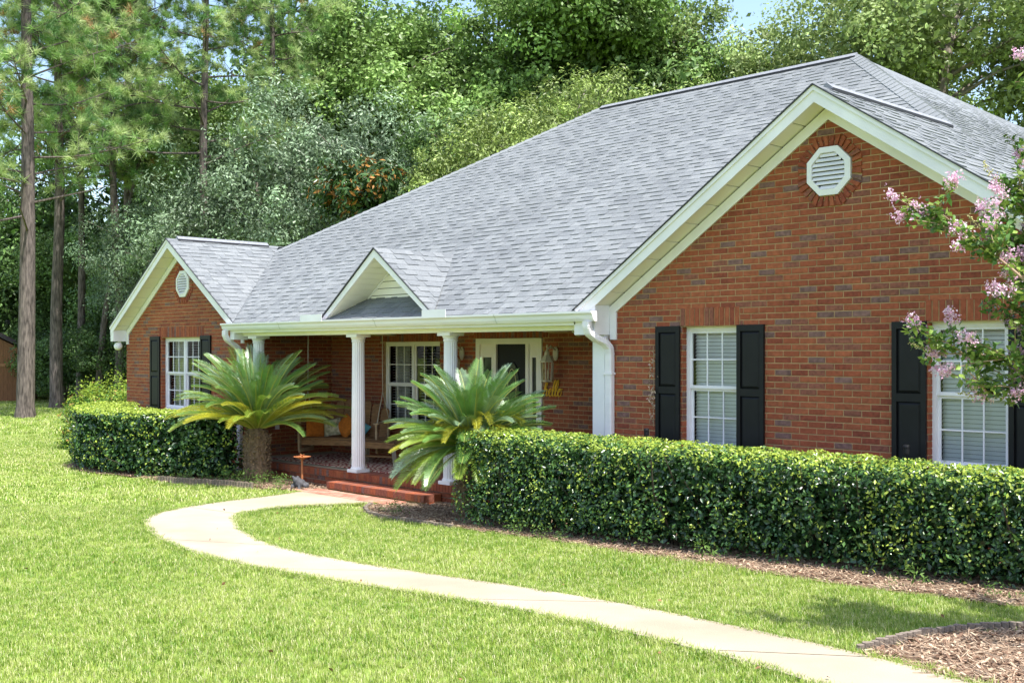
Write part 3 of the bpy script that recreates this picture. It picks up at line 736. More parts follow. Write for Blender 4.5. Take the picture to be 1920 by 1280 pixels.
# --- columns
def column(x):
    c = empty('column', (x, 10.42, FL)); par(c, H)
    top = 2.60-FL
    fl = lambda t: 1 - .075*max(0, math.cos(18*t))**.6 if math.cos(18*t) > 0 else 1
    m = MB(); m.lathe([(.104,.06), (.104,.12), (.103,.8), (.098,1.5), (.094,top-.14), (.094,top-.12)], 108, mod=fl); m.build('shaft', M_WHITE, c)
    m = MB(); m.box((-.125,-.125,0), (.125,.125,.045)); m.lathe([(.122,.045), (.122,.062), (.112,.075), (.110,.085)], 32); m.build('base', M_WHITE, c)
    m = MB(); m.lathe([(.095,top-.125), (.104,top-.12), (.104,top-.10), (.098,top-.095), (.118,top-.05), (.122,top-.045)], 32); m.box((-.135,-.135,top-.045), (.135,.135,top-.001)); m.build('capital', M_WHITE, c)
for x in (-17.11, -14.2, -12.01): column(x)

# --- porch slab with rowlock brick edge
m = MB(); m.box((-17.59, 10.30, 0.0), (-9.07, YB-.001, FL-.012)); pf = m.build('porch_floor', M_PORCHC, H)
m = MB(); m.box((-14.05, 10.40, FL-.012), (-9.08, YB-.01, FL-.003)); m.build('painted_floor', M_PORCHR, pf)
em = MB()
def rowlocks(x0, x1, y, z0, z1, depth=.10, target=None, w=.066):
    n = int((x1-x0)/w); ww = (x1-x0)/n; out = []
    for i in range(n):
        out.append(((x0+i*ww+.003, y, z0), (x0+(i+1)*ww-.003, y+depth, z1), pick_brick()))
    return out
eb = MB()
for a, b, k in rowlocks(-17.55, -9.1, 10.265, FL-.105, FL-.001, .13): eb.box(a, b, k)
CH = .0677
for r in range(5):
    z = FL-.105-(r+1)*CH; x = -17.55+(r % 2)*.1
    while x < -9.3: eb.box((x, 10.285, z), (x+.194, 10.30, z+BH), pick_brick()); x += .2032
e_ = eb.build('edge_bricks', BRICKS, pf); e_['kind'] = 'stuff'

# --- front door with sidelights
dr = MB(); x0, x1, z0, z1 = DR; y = YB
CAS = M_CREAM
dr.box((x0, y-.03, z0), (x0+.09, y+.06, z1)); dr.box((x1-.09, y-.03, z0), (x1, y+.06, z1)); dr.box((x0+.09, y-.029, z1-.09), (x1-.09, y+.06, z1))
d0, d1 = -13.05, -12.38
for a in (d0-.07, d1): dr.box((a, y-.02, z0), (a+.07, y+.06, z1-.09))
casing = dr.build('door_casing', CAS, H)
for a, b in ((x0+.09, d0-.07), (d1+.07, x1-.09)):
    s = MB(); s.box((a, y, z0), (a+.055, y+.045, z1-.09)); s.box((b-.055, y, z0), (b, y+.045, z1-.09)); s.box((a+.055, y+.001, z1-.30), (b-.055, y+.044, z1-.09)); s.box((a+.055, y+.001, z0), (b-.055, y+.044, z0+.75))
    sd = s.build('sidelight', CAS, casing)
    g_ = MB(); g_.add([(a+.055,y+.02,z0+.75),(b-.055,y+.02,z0+.75),(b-.055,y+.02,z1-.30),(a+.055,y+.02,z1-.30)], [(0,1,2,3)]); g_.build('pane', mat('dark_pane', (.02,.025,.02), .08, spec=.6), sd)
m = MB(); t = .12; M_DOOR = mat('door_black', (.009,.0095,.011), .55, spec=.3)
m.box((d0, y+.02, z0+.01), (d1, y+.055, z1-.09))
door = m.build('door', M_DOOR, H)
def ring(cx, cz, rx, rz, y0, y1, w, n=28):
    r = MB()
    for k in range(n):
        a, b = 2*math.pi*k/n, 2*math.pi*(k+1)/n
        P = lambda t, s, yy: (cx+(rx+s)*math.cos(t), yy, cz+(rz+s)*math.sin(t))
        r.add([P(a,0,y1), P(b,0,y1), P(b,w,y1), P(a,w,y1), P(a,0,y0), P(b,0,y0), P(b,w,y0), P(a,w,y0)], [(4,5,6,7), (3,2,6,7), (0,4,5,1)])
    return r
dcx = (d0+d1)/2
ring(dcx, 1.75, .155, .40, y+.008, y+.021, .025).build('oval_moulding', M_DOOR, door)
gl = MB(); gl.add([(dcx+.155*math.cos(2*math.pi*k/28), y+.017, 1.75+.40*math.sin(2*math.pi*k/28)) for k in range(28)], [tuple(range(28))]); gl.build('pane', mat('leaded_glass', (.05,.055,.05), .1, spec=.7), door)
ring(dcx, 1.75, .09, .30, y+.009, y+.016, .012).build('lead_strip', mat('lead_brass', (.5,.42,.25), .3, metal=1), door)
for (a, b, c, d) in ((d0+.10, d1-.10, z0+.15, z0+.65),):
    p = MB(); p.box((a, y+.012, c), (b, y+.0195, d)); p.build('panel', M_DOOR, door)
m = MB(); m.ell((d1-.06, y-.02, 1.42), (.028,.03,.028)); m.box((d1-.075, y-.005, 1.36), (d1-.045, y+.019, 1.48)); m.build('handle', mat('brass', (.5,.38,.16), .3, metal=1), door)
m = MB(); m.box((d0-.2, 11.75, FL-.002), (d1+.1, 12.2, FL+.012)); dm_ = m.build('door_mat', mat('door_mat_red', (.18,.03,.03), .95, .3, 30)); tag(dm_, 'dark red door mat lying before the black front door', 'door mat')

# outlet cover on the porch side wall
m = MB(); m.box((-17.585, 11.05, .92), (-17.57, 11.13, 1.02)); m.build('outlet_cover', M_WHITE, H)

# ------------------------------------------------------------------ brick steps
st = empty('brick_steps', (-13.2, 9.95, .18), world=True); tag(st, 'single red brick step up to the porch with rowlock nosing', 'steps')
SX0, SX1, SZ = -14.36, -12.02, .335
m = MB(); m.box((SX0+.01, 9.955, .05), (SX1-.01, 10.264, SZ-.012)); m.build('core', M_MORTAR, st)
units = {}
def box_unit(sx, sy, sz, mi, nm):
    k = (round(sx,3), round(sy,3), round(sz,3), mi)
    if k not in units:
        b = MB(); b.box((-sx/2,-sy/2,-sz/2), (sx/2,sy/2,sz/2)); units[k] = b.mesh(nm, BRICKS[mi])
    return units[k]
def put(nm, parent, c, size, mi):
    o = bpy.data.objects.new(nm, box_unit(*size, mi, nm)); COL.objects.link(o); par(o, parent); o.location = c; return o
n = 34; w = (SX1-SX0)/n
for i in range(n): put('brick', st, (SX0+(i+.5)*w, 10.035, SZ-.05), (w-.006, .20, .10), rnd.choices(range(5), [.1,.3,.05,.5,.05])[0])
n = 11; w = (SX1-SX0)/n
for i in range(n): put('brick', st, (SX0+(i+.5)*w, 10.05, SZ-.105-.029), (w-.008, .19, .056), rnd.choices(range(5), [.2,.2,.1,.45,.05])[0])
n = 34; w = (SX1-SX0)/n
for i in range(n): put('brick', st, (SX0+(i+.5)*w, 10.198, SZ-.051), (w-.006, .12, .10), pick_brick())
# brick apron at the foot of the step
ap = empty('apron', (-13.5, 9.7, .19), world=True); tag(ap, 'strip of pinkish brick paving between concrete path and porch step', 'paving')
M_PAVE = [mat('paver_a', (.42,.19,.13), .9, .2, 20), mat('paver_b', (.36,.15,.10), .9, .2, 20), mat('paver_c', (.46,.24,.17), .9, .2, 20)]
pu = []
for k in range(3):
    b = MB(); b.box((-.097,-.046,-.03), (.097,.046,.03)); pu.append(b.mesh('paver', M_PAVE[k]))
for r in range(4):
    x = -14.55 + (r % 2)*.1
    while x < -12.35:
        o = bpy.data.objects.new('brick', rnd.choice(pu)); COL.objects.link(o); par(o, ap); o.location = (x, 9.56+r*.098, gz(x, 9.6)+.006+rnd.uniform(-.002,.002)); x += .2

# ------------------------------------------------------------------ porch things
# wall lanterns
M_LANT = mat('lantern_cream', (.66,.60,.46), .45, .08, 8)
def lantern(x, label):
    t = empty('wall_lantern', (x, YB-.014, 2.30)); tag(t, label, 'lantern', 'lanterns beside the front door')
    m = MB(); m.lathe([(.005,-.012),(.05,-.01),(.055,.0),(.05,.012),(.005,.014)], 20)
    for i, v in enumerate(m.v): m.v[i] = (v[0], -v[2]-.014, v[1]*2.0)
    m.build('back_plate', M_LANT, t)
    m = MB(); m.tube([(0,-.02,.05), (0,-.10,.10), (0,-.17,.08), (0,-.20,.02), (0,-.20,-.02)], .014, 8); m.ell((0,-.12,.1), (.02,.02,.03)); m.build('arm', M_LANT, t)
    m = MB(); m.lathe([(.012,.14),(.018,.10),(.008,.08),(.02,.05),(.035,.03),(.04,.02),(.045,-.02),(.10,-.10),(.115,-.105),(.115,-.13),(.1,-.13)], 6, (0,-.20,0)); m.build('cap', M_LANT, t)
    m = MB()
    for k in range(6):
        a = math.pi*k/3; m.beam((.098*math.cos(a), -.20+.098*math.sin(a), -.13), (.085*math.cos(a), -.20+.085*math.sin(a), -.40), .012, .012)
    m.lathe([(.02,-.43),(.09,-.42),(.1,-.40),(.09,-.395)], 6, (0,-.20,0)); m.build('cage', M_LANT, t)
    m = MB(); m.lathe([(.092,-.131),(.081,-.395)], 6, (0,-.20,0)); m.f = m.f[:-2]; m.m = m.m[:-2]; m.build('pane', glass_mat('lantern_glass', (.97,.97,.97), 1.22), t)
    m = MB()
    for k in range(3): a = 2*math.pi*k/3; m.tube([(.025*math.cos(a), -.20+.025*math.sin(a), -.39), (.025*math.cos(a), -.20+.025*math.sin(a), -.28), (.025*math.cos(a), -.20+.025*math.sin(a), -.24)], [.009,.009,.003], 6)
    m.build('candle', mat('candle_ivory', (.7,.62,.42), .5), t)
lantern(-11.72, 'cream wall lantern above the yellow hello sign'); lantern(-13.86, 'cream wall lantern half hidden behind the porch column')
# hello sign
HP = [(0.0,0.0),(.3,.75),(.62,1.75),(.62,2.2),(.46,2.2),(.3,1.5),(.16,.6),(.08,0.0),(.2,.5),(.48,.95),(.66,.85),(.62,.4),(.66,.05),(.84,.08),(1.12,.42),(1.36,.78),(1.28,1.0),(1.08,.88),(1.0,.5),(1.12,.1),(1.38,.02),(1.62,.4),(1.95,1.35),(2.02,2.05),(1.86,2.15),(1.7,1.5),(1.62,.5),(1.72,.05),(1.92,.1),(2.12,.5),(2.42,1.35),(2.48,2.05),(2.32,2.15),(2.16,1.5),(2.1,.5),(2.2,.05),(2.42,.1),(2.66,.5),(2.93,.95),(2.74,1.0),(2.56,.6),(2.68,.1),(2.95,.04),(3.14,.42),(3.04,.9),(3.3,1.0)]
def catmull(P, n=6):
    out = []
    for i in range(len(P)-1):
        p0, p1, p2, p3 = P[max(i-1,0)], P[i], P[i+1], P[min(i+2,len(P)-1)]
        for k in range(n):
            t = k/n; out.append(tuple(.5*((2*p1[d])+(-p0[d]+p2[d])*t+(2*p0[d]-5*p1[d]+4*p2[d]-p3[d])*t*t+(-p0[d]+3*p1[d]-3*p2[d]+p3[d])*t**3) for d in range(len(p1))))
    out.append(P[-1]); return out
m = MB(); cp = catmull(HP)
pts = [(-11.99+(x+.16*yy)*.122, YB-.035, 1.655+yy*.112) for x, yy in cp]
rad = []
for i in range(len(cp)):
    j = min(i+1, len(cp)-1); dx, dy = cp[j][0]-cp[max(j-1,0)][0], cp[j][1]-cp[max(j-1,0)][1]; dn = -dy/(math.hypot(dx,dy)+1e-6)
    rad.append(.0075+.0065*max(0, dn))
m.tube(pts, rad, 8)
for i, v in enumerate(m.v): m.v[i] = (v[0], YB-.035+(v[1]-YB+.035)*.5, v[2])
hs = m.build('hello_sign', mat('sign_yellow', (.75,.42,.02), .45)); tag(hs, 'yellow cursive hello sign on the brick wall right of the door', 'sign')
# ceiling fans
M_FAN = mat('fan_blade', (.62,.53,.36), .5, .1, 6); 
def fan(x, y, rz, label):
    t = empty('ceiling_fan', (x, y, 2.76), rz); tag(t, label, 'ceiling fan', 'porch ceiling fans')
    m = MB(); m.lathe([(.05,-.001),(.06,-.03),(.015,-.04),(.015,-.08),(.08,-.085),(.10,-.12),(.10,-.16),(.06,-.19),(.05,-.21),(.01,-.22)], 20); m.build('motor', M_LANT, t)
    for k in range(5):
        a = 2*math.pi*k/5; ca, sa = math.cos(a), math.sin(a); b = MB()
        pl = [(.09,-.02),(.17,-.035),(.26,-.06),(.60,-.075),(.66,-.06),(.68,0),(.66,.06),(.60,.075),(.26,.06),(.17,.035),(.09,.02)]
        vs = [(u*ca-v*sa, u*sa+v*ca, -.145+v*.18) for u, v in pl]; n = len(vs)
        b.add(vs+[(p[0],p[1],p[2]+.008) for p in vs], [tuple(range(n-1,-1,-1)), tuple(range(n,2*n))]+[(i,(i+1) % n,n+(i+1) % n,n+i) for i in range(n)])
        b.build('blade', M_FAN, t)
fan(-15.35, 11.35, .25, 'tan ceiling fan above the porch swing'); fan(-10.35, 11.3, .7, 'tan ceiling fan near the right end of the porch')
# swing
sw = empty('porch_swing', (-15.95, 11.42, FL), R(31.5)); tag(sw, 'brown wooden porch swing with fan back hanging on ropes', 'porch swing')
hw = .68; sz = .38
for k in range(4):
    m = MB(); m.box((-hw, -.27+k*.125, sz-.015+.0*k), (hw, -.165+k*.125, sz+.01)); m.build('seat_slat', M_WOODS, sw)
m = MB(); m.box((-hw, -.295, sz-.11), (hw, -.272, sz-.02)); m.build('apron_board', M_WOODS, sw)
for k in range(8):
    x = -.60+k*.171; h = .70 - .16*((x)/.6)**2
    m = MB(); tp = [( -.07,0),(.07,0),(.075,h-.06),(.05,h-.015),(0,h),(-.05,h-.015),(-.075,h-.06)]
    vs = [(x+a, .24+b*.28, sz-.02+b*.96) for a, b in tp]; n = len(vs)
    m.add(vs+[(p[0],p[1]+.022,p[2]+.006) for p in vs], [tuple(range(n-1,-1,-1)), tuple(range(n,2*n))]+[(i,(i+1) % n,n+(i+1) % n,n+i) for i in range(n)])
    m.build('back_slat', M_WOODS, sw)
for s in (-1, 1):
    m = MB(); x = s*(hw+.03)
    m.beam((x,-.36,sz+.27), (x,.34,sz+.30), .09, .028); m.beam((x,-.30,sz-.20), (x,-.32,sz+.26), .035, .075); m.beam((x,.22,sz-.22), (x,.26,sz+.28), .035, .075); m.beam((x,-.32,sz-.20), (x,.24,sz-.21), .035, .07); m.beam((x,-.28,sz-.01), (x,.24,sz-.02), .03, .06)
    m.build('arm_frame', mat('swing_wood_pale', (.36,.25,.15), .75, .25, 9, .1, 40), sw)
    m = MB(); m.tube([(x,-.30,sz+.28), (x*.98,0,sz+.80), (x*.97,0,2.30)], .008, 6); m.tube([(x,.28,sz+.30), (x*.98,0,sz+.80)], .008, 6); m.build('rope', mat('rope', (.5,.44,.34), .9), sw)
# pillows
def pillow(name, loc, rot, s, m_, label):
    mb = MB(); n = 12
    vs = []; 
    for side in (1, -1):
        for i in range(n+1):
            for j in range(n+1):
                u, v = 2*i/n-1, 2*j/n-1; th = (max(0,(1-u**4))*max(0,(1-v**4)))**.5
                k = 1-.06*(1-abs(u))*(abs(v)) - .06*(1-abs(v))*abs(u)
                vs.append((u*s[0]*k, side*th*s[1], v*s[2]*k))
    q = (n+1)**2
    fs = [(i*(n+1)+j, (i+1)*(n+1)+j, (i+1)*(n+1)+j+1, i*(n+1)+j+1) for i in range(n) for j in range(n)]
    mb.add(vs, fs + [tuple(a+q for a in f[::-1]) for f in fs])
    o = mb.build(name, m_, None, True); o.matrix_basis = Matrix.Translation((-15.95,11.42,FL)) @ Matrix.Rotation(R(31.5),4,'Z') @ Matrix.Translation(loc) @ Matrix.Rotation(R(rot[2]),4,'Z') @ Matrix.Rotation(R(rot[0]),4,'X') @ Matrix.Rotation(R(rot[1]),4,'Y')
    tag(o, label, 'pillow', 'pillows on the porch swing')
PO = mat('pillow_orange', (.52,.16,.025), .9, .15, 25, .1, 80)
pillow('pillow', (-.56,.02,sz+.19), (-16,8,60), (.20,.06,.20), PO, 'orange pillow wedged upright against the swing arm')
pillow('pillow', (-.28,.10,sz+.17), (-20,-10,4), (.155,.06,.155), mat('pillow_floral', (.66,.60,.46), .9, 0, 14, col2=(.16,.16,.10)), 'cream floral pillow on the swing between two orange pillows')
pillow('pillow', (-.03,.12,sz+.19), (-20,38,-6), (.17,.06,.17), PO, 'orange pillow tipped on its corner beside the teal pillow')
pillow('pillow', (.24,.10,sz+.14), (-22,30,-4), (.15,.06,.15), mat('pillow_teal', (.14,.36,.40), .9, 0, 12, col2=(.06,.20,.26)), 'teal patterned pillow on the porch swing')
# low table beside the swing
tb = empty('low_table', (-14.85, 11.35, FL), R(20)); tag(tb, 'low slatted brown wooden table with splayed legs beside the swing', 'table')
for k in range(4):
    m = MB(); m.box((-.42,-.25+k*.128,.36), (.42,-.14+k*.128,.385)); m.build('top_slat', M_WOODS, tb)
m = MB(); m.box((-.40,-.235,.29), (.40,-.215,.358)); m.box((-.40,.235,.29), (.40,.215,.358)); m.build('apron_board', M_WOODS, tb)
for sx in (-1,1):
    for sy in (-1,1):
        m = MB(); m.beam((sx*.36,sy*.19,.36), (sx*.44,sy*.25,0), .06, .035); m.build('leg', mat('grey_wood', (.30,.25,.19), .8, .2, 9), tb)
m = MB(); m.box((-.40,-.02,.12), (.40,.06,.15)); m.build('shelf_slat', M_WOODS, tb)
# rug
def rug_mat():
    m = bpy.data.materials.new('rug_red'); m.use_nodes = True; N = m.node_tree.nodes; L = m.node_tree.links; b = N['Principled BSDF']; b.inputs['Roughness'].default_value = .95
    tc = N.new('ShaderNodeTexCoord'); w1 = N.new('ShaderNodeTexWave'); w1.inputs['Scale'].default_value = 5.0; w1.inputs['Distortion'].default_value = 9; w1.bands_direction = 'DIAGONAL'
    ck = N.new('ShaderNodeTexVoronoi'); ck.inputs['Scale'].default_value = 9; ck.distance = 'MANHATTAN'
    mx = N.new('ShaderNodeMath'); mx.operation = 'MULTIPLY'; rp = N.new('ShaderNodeValToRGB'); rp.color_ramp.elements[0].position = .2; rp.color_ramp.elements[1].position = .34
    rp.color_ramp.elements[0].color = (.24,.025,.02,1); rp.color_ramp.elements[1].color = (.55,.40,.30,1)
    L.new(tc.outputs['Object'], w1.inputs[0]); L.new(tc.outputs['Object'], ck.inputs[0]); L.new(w1.outputs['Fac'], mx.inputs[0]); L.new(ck.outputs['Distance'], mx.inputs[1]); L.new(mx.outputs[0], rp.inputs[0]); L.new(rp.outputs[0], b.inputs['Base Color']); return m
m = MB(); m.box((-17.0,10.62,FL-.001), (-13.7,12.1,FL+.010)); rg = m.build('porch_rug', rug_mat()); tag(rg, 'red and cream patterned rug on the porch floor under the swing', 'rug')
# copper dish on a stake
bf = empty('bird_dish', (-15.05, 9.95, gz(-15.05,9.95))); tag(bf, 'copper coloured bird dish on a slim stake beside the step', 'bird dish')
M_COP = mat('copper_rust', (.40,.15,.06), .55, .25, 12, .1, 50)
m = MB(); m.tube([(0,0,0),(0,0,.46)], .018, 8); m.build('stake', M_COP, bf)
m = MB(); m.lathe([(.02,.44),(.06,.46),(.13,.485),(.14,.49),(.13,.493),(.06,.475),(.01,.47)], 24); m.build('dish', M_COP, bf)
m = MB(); m.tube([(-.06,0,.53),(0,0,.50),(.05,.01,.53)], [.004,.016,.004], 6); m.tube([(0,0,.50),(0,.02,.48)], .008, 6); m.build('bird', M_COP, bf)
# stone frog
fx, fy = -14.85, 9.78; fz = gz(fx,fy)+.012
m = MB(); m.ell((0,0,.07), (.10,.075,.07)); m.ell((.03,-.03,.115), (.065,.055,.055))
for s in (-1,1):
    m.ell((.05+.0*s,-.045+s*.035,.165), (.02,.02,.02),10,6); m.ell((-.02,s*.085,.045), (.06,.035,.045)); m.ell((.085,-.02+s*.055,.03), (.03,.02,.045)); m.ell((.11,-.02+s*.06,.012), (.035,.025,.014))
fg = m.build('frog_statue', mat('stone_grey', (.08,.08,.085), .85, .4, 16, .3, 60), None, True); fg.location = (fx,fy,fz-.005); fg.rotation_euler = (0,0,R(-60)); fg.scale = (1.15,1.15,1.15)
rmod = fg.modifiers.new('remesh', 'REMESH'); rmod.mode = 'VOXEL'; rmod.voxel_size = .010; rmod.use_smooth_shade = True
tag(fg, 'grey stone frog statue squatting in mulch beside the step', 'statue')
# flood lamp under the left cornice
t = empty('flood_lamp', (-22.36, 10.32, 2.54)); tag(t, 'round white flood lamp under the far gable corner', 'lamp')
m = MB(); m.lathe([(.03,0),(.03,-.04),(.02,-.045)], 14); m.build('mount', M_WHITE, t)
m = MB(); m.ell((0,-.03,-.10), (.085,.085,.085), 18, 12); m.build('bulb_housing', M_WHITE, t, True)
# camera-like box under porch eave
# stake lights behind the hedge
for x, lab in ((-8.28, 'black garden stake light in front of the near left shutter'), (-5.09, 'black garden stake light beside the crepe myrtle window')):
    t = empty('stake_light', (x, 10.2, gz(x,10.2)+.01)); tag(t, lab, 'garden light', 'stake lights behind the long hedge')
    h = 1.40-gz(x,10.2)
    m = MB(); m.tube([(0,0,0),(0,0,h-.06)], .009, 8); m.build('stake', M_BLACK, t)
    m = MB(); m.lathe([(.018,h-.06),(.03,h-.055),(.03,h+.01),(.034,h+.012),(.028,h+.03),(.005,h+.035)], 14); m.build('head', M_BLACK, t)

# ------------------------------------------------------------------ bed edging: scalloped concrete pieces
def edging(name, pts, label, h=.075, w=.05, seg=.062, lift=.0):
    p = resample(pts, 200); d = np.r_[0, np.cumsum(np.hypot(*np.diff(p, axis=0).T))]; n = int(d[-1]/seg)
    root = empty(name, (pts[0][0], pts[0][1], gz(*pts[0])), world=True); tag(root, label, 'edging', 'scalloped edging round the beds')
    b = MB(); prof = [(-seg/2,0),(-seg*.40,-w*.32),(-seg*.18,-w*.5),(seg*.18,-w*.5),(seg*.40,-w*.32),(seg/2,0),(seg*.40,w*.32),(seg*.18,w*.5),(-seg*.18,w*.5),(-seg*.40,w*.32)]
    b.prism([(u,v,0) for u, v in prof], (0,0,-.06), (0,0,h)); me = b.mesh('edging_log', M_EDGE)
    for k in range(n):
        t = (k+.5)*seg; x = np.interp(t, d, p[:,0]); y = np.interp(t, d, p[:,1]); x2 = np.interp(t+.05, d, p[:,0]); y2 = np.interp(t+.05, d, p[:,1])
        o = bpy.data.objects.new('log_piece', me); COL.objects.link(o); par(o, root); o.location = (x, y, gz(x,y)+lift+rnd.uniform(-.008,.004)); o.rotation_euler = (rnd.uniform(-.06,.06), rnd.uniform(-.05,.05), math.atan2(y2-y, x2-x)+rnd.uniform(-.08,.08))
edging('bed_edging', [(-17.2,8.60),(-16.5,8.80),(-16.16,9.0),(-15.76,9.14),(-15.29,9.24)], 'low scalloped concrete edging before the left cycad bed', .10)
edging('bed_edging', [(-12.5,9.40),(-12.2,9.06),(-11.77,8.80),(-11.36,8.70),(-10.77,8.71),(-9.97,8.73)], 'pale scalloped edging where path and hedge bed meet', .06)
edging('bed_edging', [(-3.28,5.98),(-3.25,6.35),(-3.21,6.67),(-3.12,6.95),(-3.0,7.18),(-2.86,7.36),(-2.66,7.54),(-2.2,7.65),(-1.7,7.5)], 'curved scalloped edging round the crepe myrtle bed', .07, .042, .05)

# ------------------------------------------------------------------ vegetation helpers
NR = np.random.default_rng(11)
def unit(a): return a/np.maximum(np.linalg.norm(a, axis=-1, keepdims=True), 1e-9)
def leaf_mesh(name, P, Nn, size, aspect, mats, mi=None, fold=.25, direction=None):
    """one folded diamond (two triangles) for every point P with normal Nn"""
    n = len(P); size = np.broadcast_to(size, (n,))[:, None]
    if direction is None: direction = NR.normal(size=(n, 3))
    D = unit(direction - (direction*Nn).sum(1, keepdims=True)*Nn); S = np.cross(Nn, D)
    v = np.empty((n, 4, 3)); hw = size*aspect*.5
    v[:, 0] = P - D*size*.5; v[:, 1] = P + S*hw + Nn*hw*fold + D*size*.05; v[:, 2] = P + D*size*.5 - Nn*size*.08; v[:, 3] = P - S*hw + Nn*hw*fold + D*size*.05
    idx = np.arange(n)[:, None]*4; f = np.concatenate([idx+[0, 1, 2], idx+[0, 2, 3]], 1).reshape(-1)
    me = bpy.data.meshes.new(name); me.vertices.add(4*n); me.vertices.foreach_set('co', v.reshape(-1))
    me.loops.add(6*n); me.loops.foreach_set('vertex_index', f); me.polygons.add(2*n)
    me.polygons.foreach_set('loop_start', np.arange(2*n)*3); me.polygons.foreach_set('loop_total', np.full(2*n, 3))
    for m in mats: me.materials.append(m)
    if mi is not None: me.polygons.foreach_set('material_index', np.repeat(mi, 2).astype(np.int32))
    me.update(calc_edges=True); me.validate(); return me
def obj(name, me, parent=None):
    o = bpy.data.objects.new(name, me); COL.objects.link(o)
    if parent: o.parent = parent
    return o
def vnoise(P, f, seed):
    r = np.random.default_rng(seed); o = np.zeros(len(P))
    for k in range(5):
        w = r.normal(size=3); w = w/np.linalg.norm(w); o += np.sin(P@(w*f*(1+.5*k))+r.uniform(0, 6.28))
    return o/5

def scatter(name, pts, rot, scl, protos, label=None, cat=None):
    me = bpy.data.meshes.new(name); me.from_pydata(pts.tolist(), [], [])
    for nm, arr in (('rotz', rot), ('scl', scl)):
        a = me.attributes.new(nm, 'FLOAT', 'POINT'); a.data.foreach_set('value', np.asarray(arr, np.float32))
    o = obj(name, me)
    c = bpy.data.collections.new(name+'_kinds')
    for p in protos: c.objects.link(p)
    g = bpy.data.node_groups.new(name+'_scatter', 'GeometryNodeTree')
    g.interface.new_socket('Geometry', in_out='INPUT', socket_type='NodeSocketGeometry'); g.interface.new_socket('Geometry', in_out='OUTPUT', socket_type='NodeSocketGeometry')
    N, L = g.nodes, g.links; gi = N.new('NodeGroupInput'); go = N.new('NodeGroupOutput'); ip = N.new('GeometryNodeInstanceOnPoints'); ci = N.new('GeometryNodeCollectionInfo')
    ci.inputs['Collection'].default_value = c; ci.inputs['Separate Children'].default_value = True; ci.inputs['Reset Children'].default_value = True
    ip.inputs['Pick Instance'].default_value = True
    def attr(n_):
        a = N.new('GeometryNodeInputNamedAttribute'); a.data_type = 'FLOAT'; a.inputs['Name'].default_value = n_; return a.outputs['Attribute']
    cx = N.new('ShaderNodeCombineXYZ'); L.new(attr('rotz'), cx.inputs['Z']); L.new(cx.outputs[0], ip.inputs['Rotation']); L.new(attr('scl'), ip.inputs['Scale'])
    rv = N.new('FunctionNodeRandomValue'); rv.data_type = 'INT'; rv.inputs[4].default_value = 0; rv.inputs[5].default_value = len(protos)-1
    L.new(rv.outputs[2], ip.inputs['Instance Index'])
    L.new(gi.outputs[0], ip.inputs['Points']); L.new(ci.outputs[0], ip.inputs['Instance']); L.new(ip.outputs[0], go.inputs[0])
    md = o.modifiers.new('scatter', 'NODES'); md.node_group = g
    tag(o, label, cat, kind='stuff'); return o
def proto(name, me): return bpy.data.objects.new(name, me)

# ------------------------------------------------------------------ grass
def grass_mat(name, c1, c2, tr=.35):
    m = bpy.data.materials.new(name); m.use_nodes = True; N = m.node_tree.nodes; L = m.node_tree.links; b = N['Principled BSDF']
    b.inputs['Roughness'].default_value = .42; b.inputs['Specular IOR Level'].default_value = .35
    g = N.new('ShaderNodeNewGeometry'); nz = N.new('ShaderNodeTexNoise'); nz.inputs['Scale'].default_value = .55; nz.inputs['Detail'].default_value = 7; nz.inputs['Roughness'].default_value = .62
    L.new(g.outputs['Position'], nz.inputs['Vector']); oi = N.new('ShaderNodeObjectInfo'); ad = N.new('ShaderNodeMath'); ad.operation = 'MULTIPLY_ADD'; ad.inputs[1].default_value = .45; ad.inputs[2].default_value = -.22
    L.new(oi.outputs['Random'], ad.inputs[0]); a2 = N.new('ShaderNodeMath'); a2.operation = 'ADD'; L.new(ad.outputs[0], a2.inputs[0]); L.new(nz.outputs['Fac'], a2.inputs[1])
    rp = N.new('ShaderNodeValToRGB'); rp.color_ramp.elements[0].position = .36; rp.color_ramp.elements[1].position = .66; rp.color_ramp.elements[0].color = (*c1,1); rp.color_ramp.elements[1].color = (*c2,1)
    L.new(a2.outputs[0], rp.inputs[0]); L.new(rp.outputs[0], b.inputs['Base Color'])
    t = N.new('ShaderNodeBsdfTranslucent'); L.new(rp.outputs[0], t.inputs[0]); mx = N.new('ShaderNodeMixShader'); mx.inputs[0].default_value = tr
    L.new(b.outputs[0], mx.inputs[1]); L.new(t.outputs[0], mx.inputs[2]); L.new(mx.outputs[0], N['Material Output'].inputs[0]); return m
G_A = grass_mat('grass_green', (.14,.265,.024), (.31,.41,.06)); G_B = grass_mat('grass_yellow', (.28,.38,.055), (.50,.53,.19)); G_C = grass_mat('grass_dry', (.48,.46,.22), (.60,.56,.34), .2)
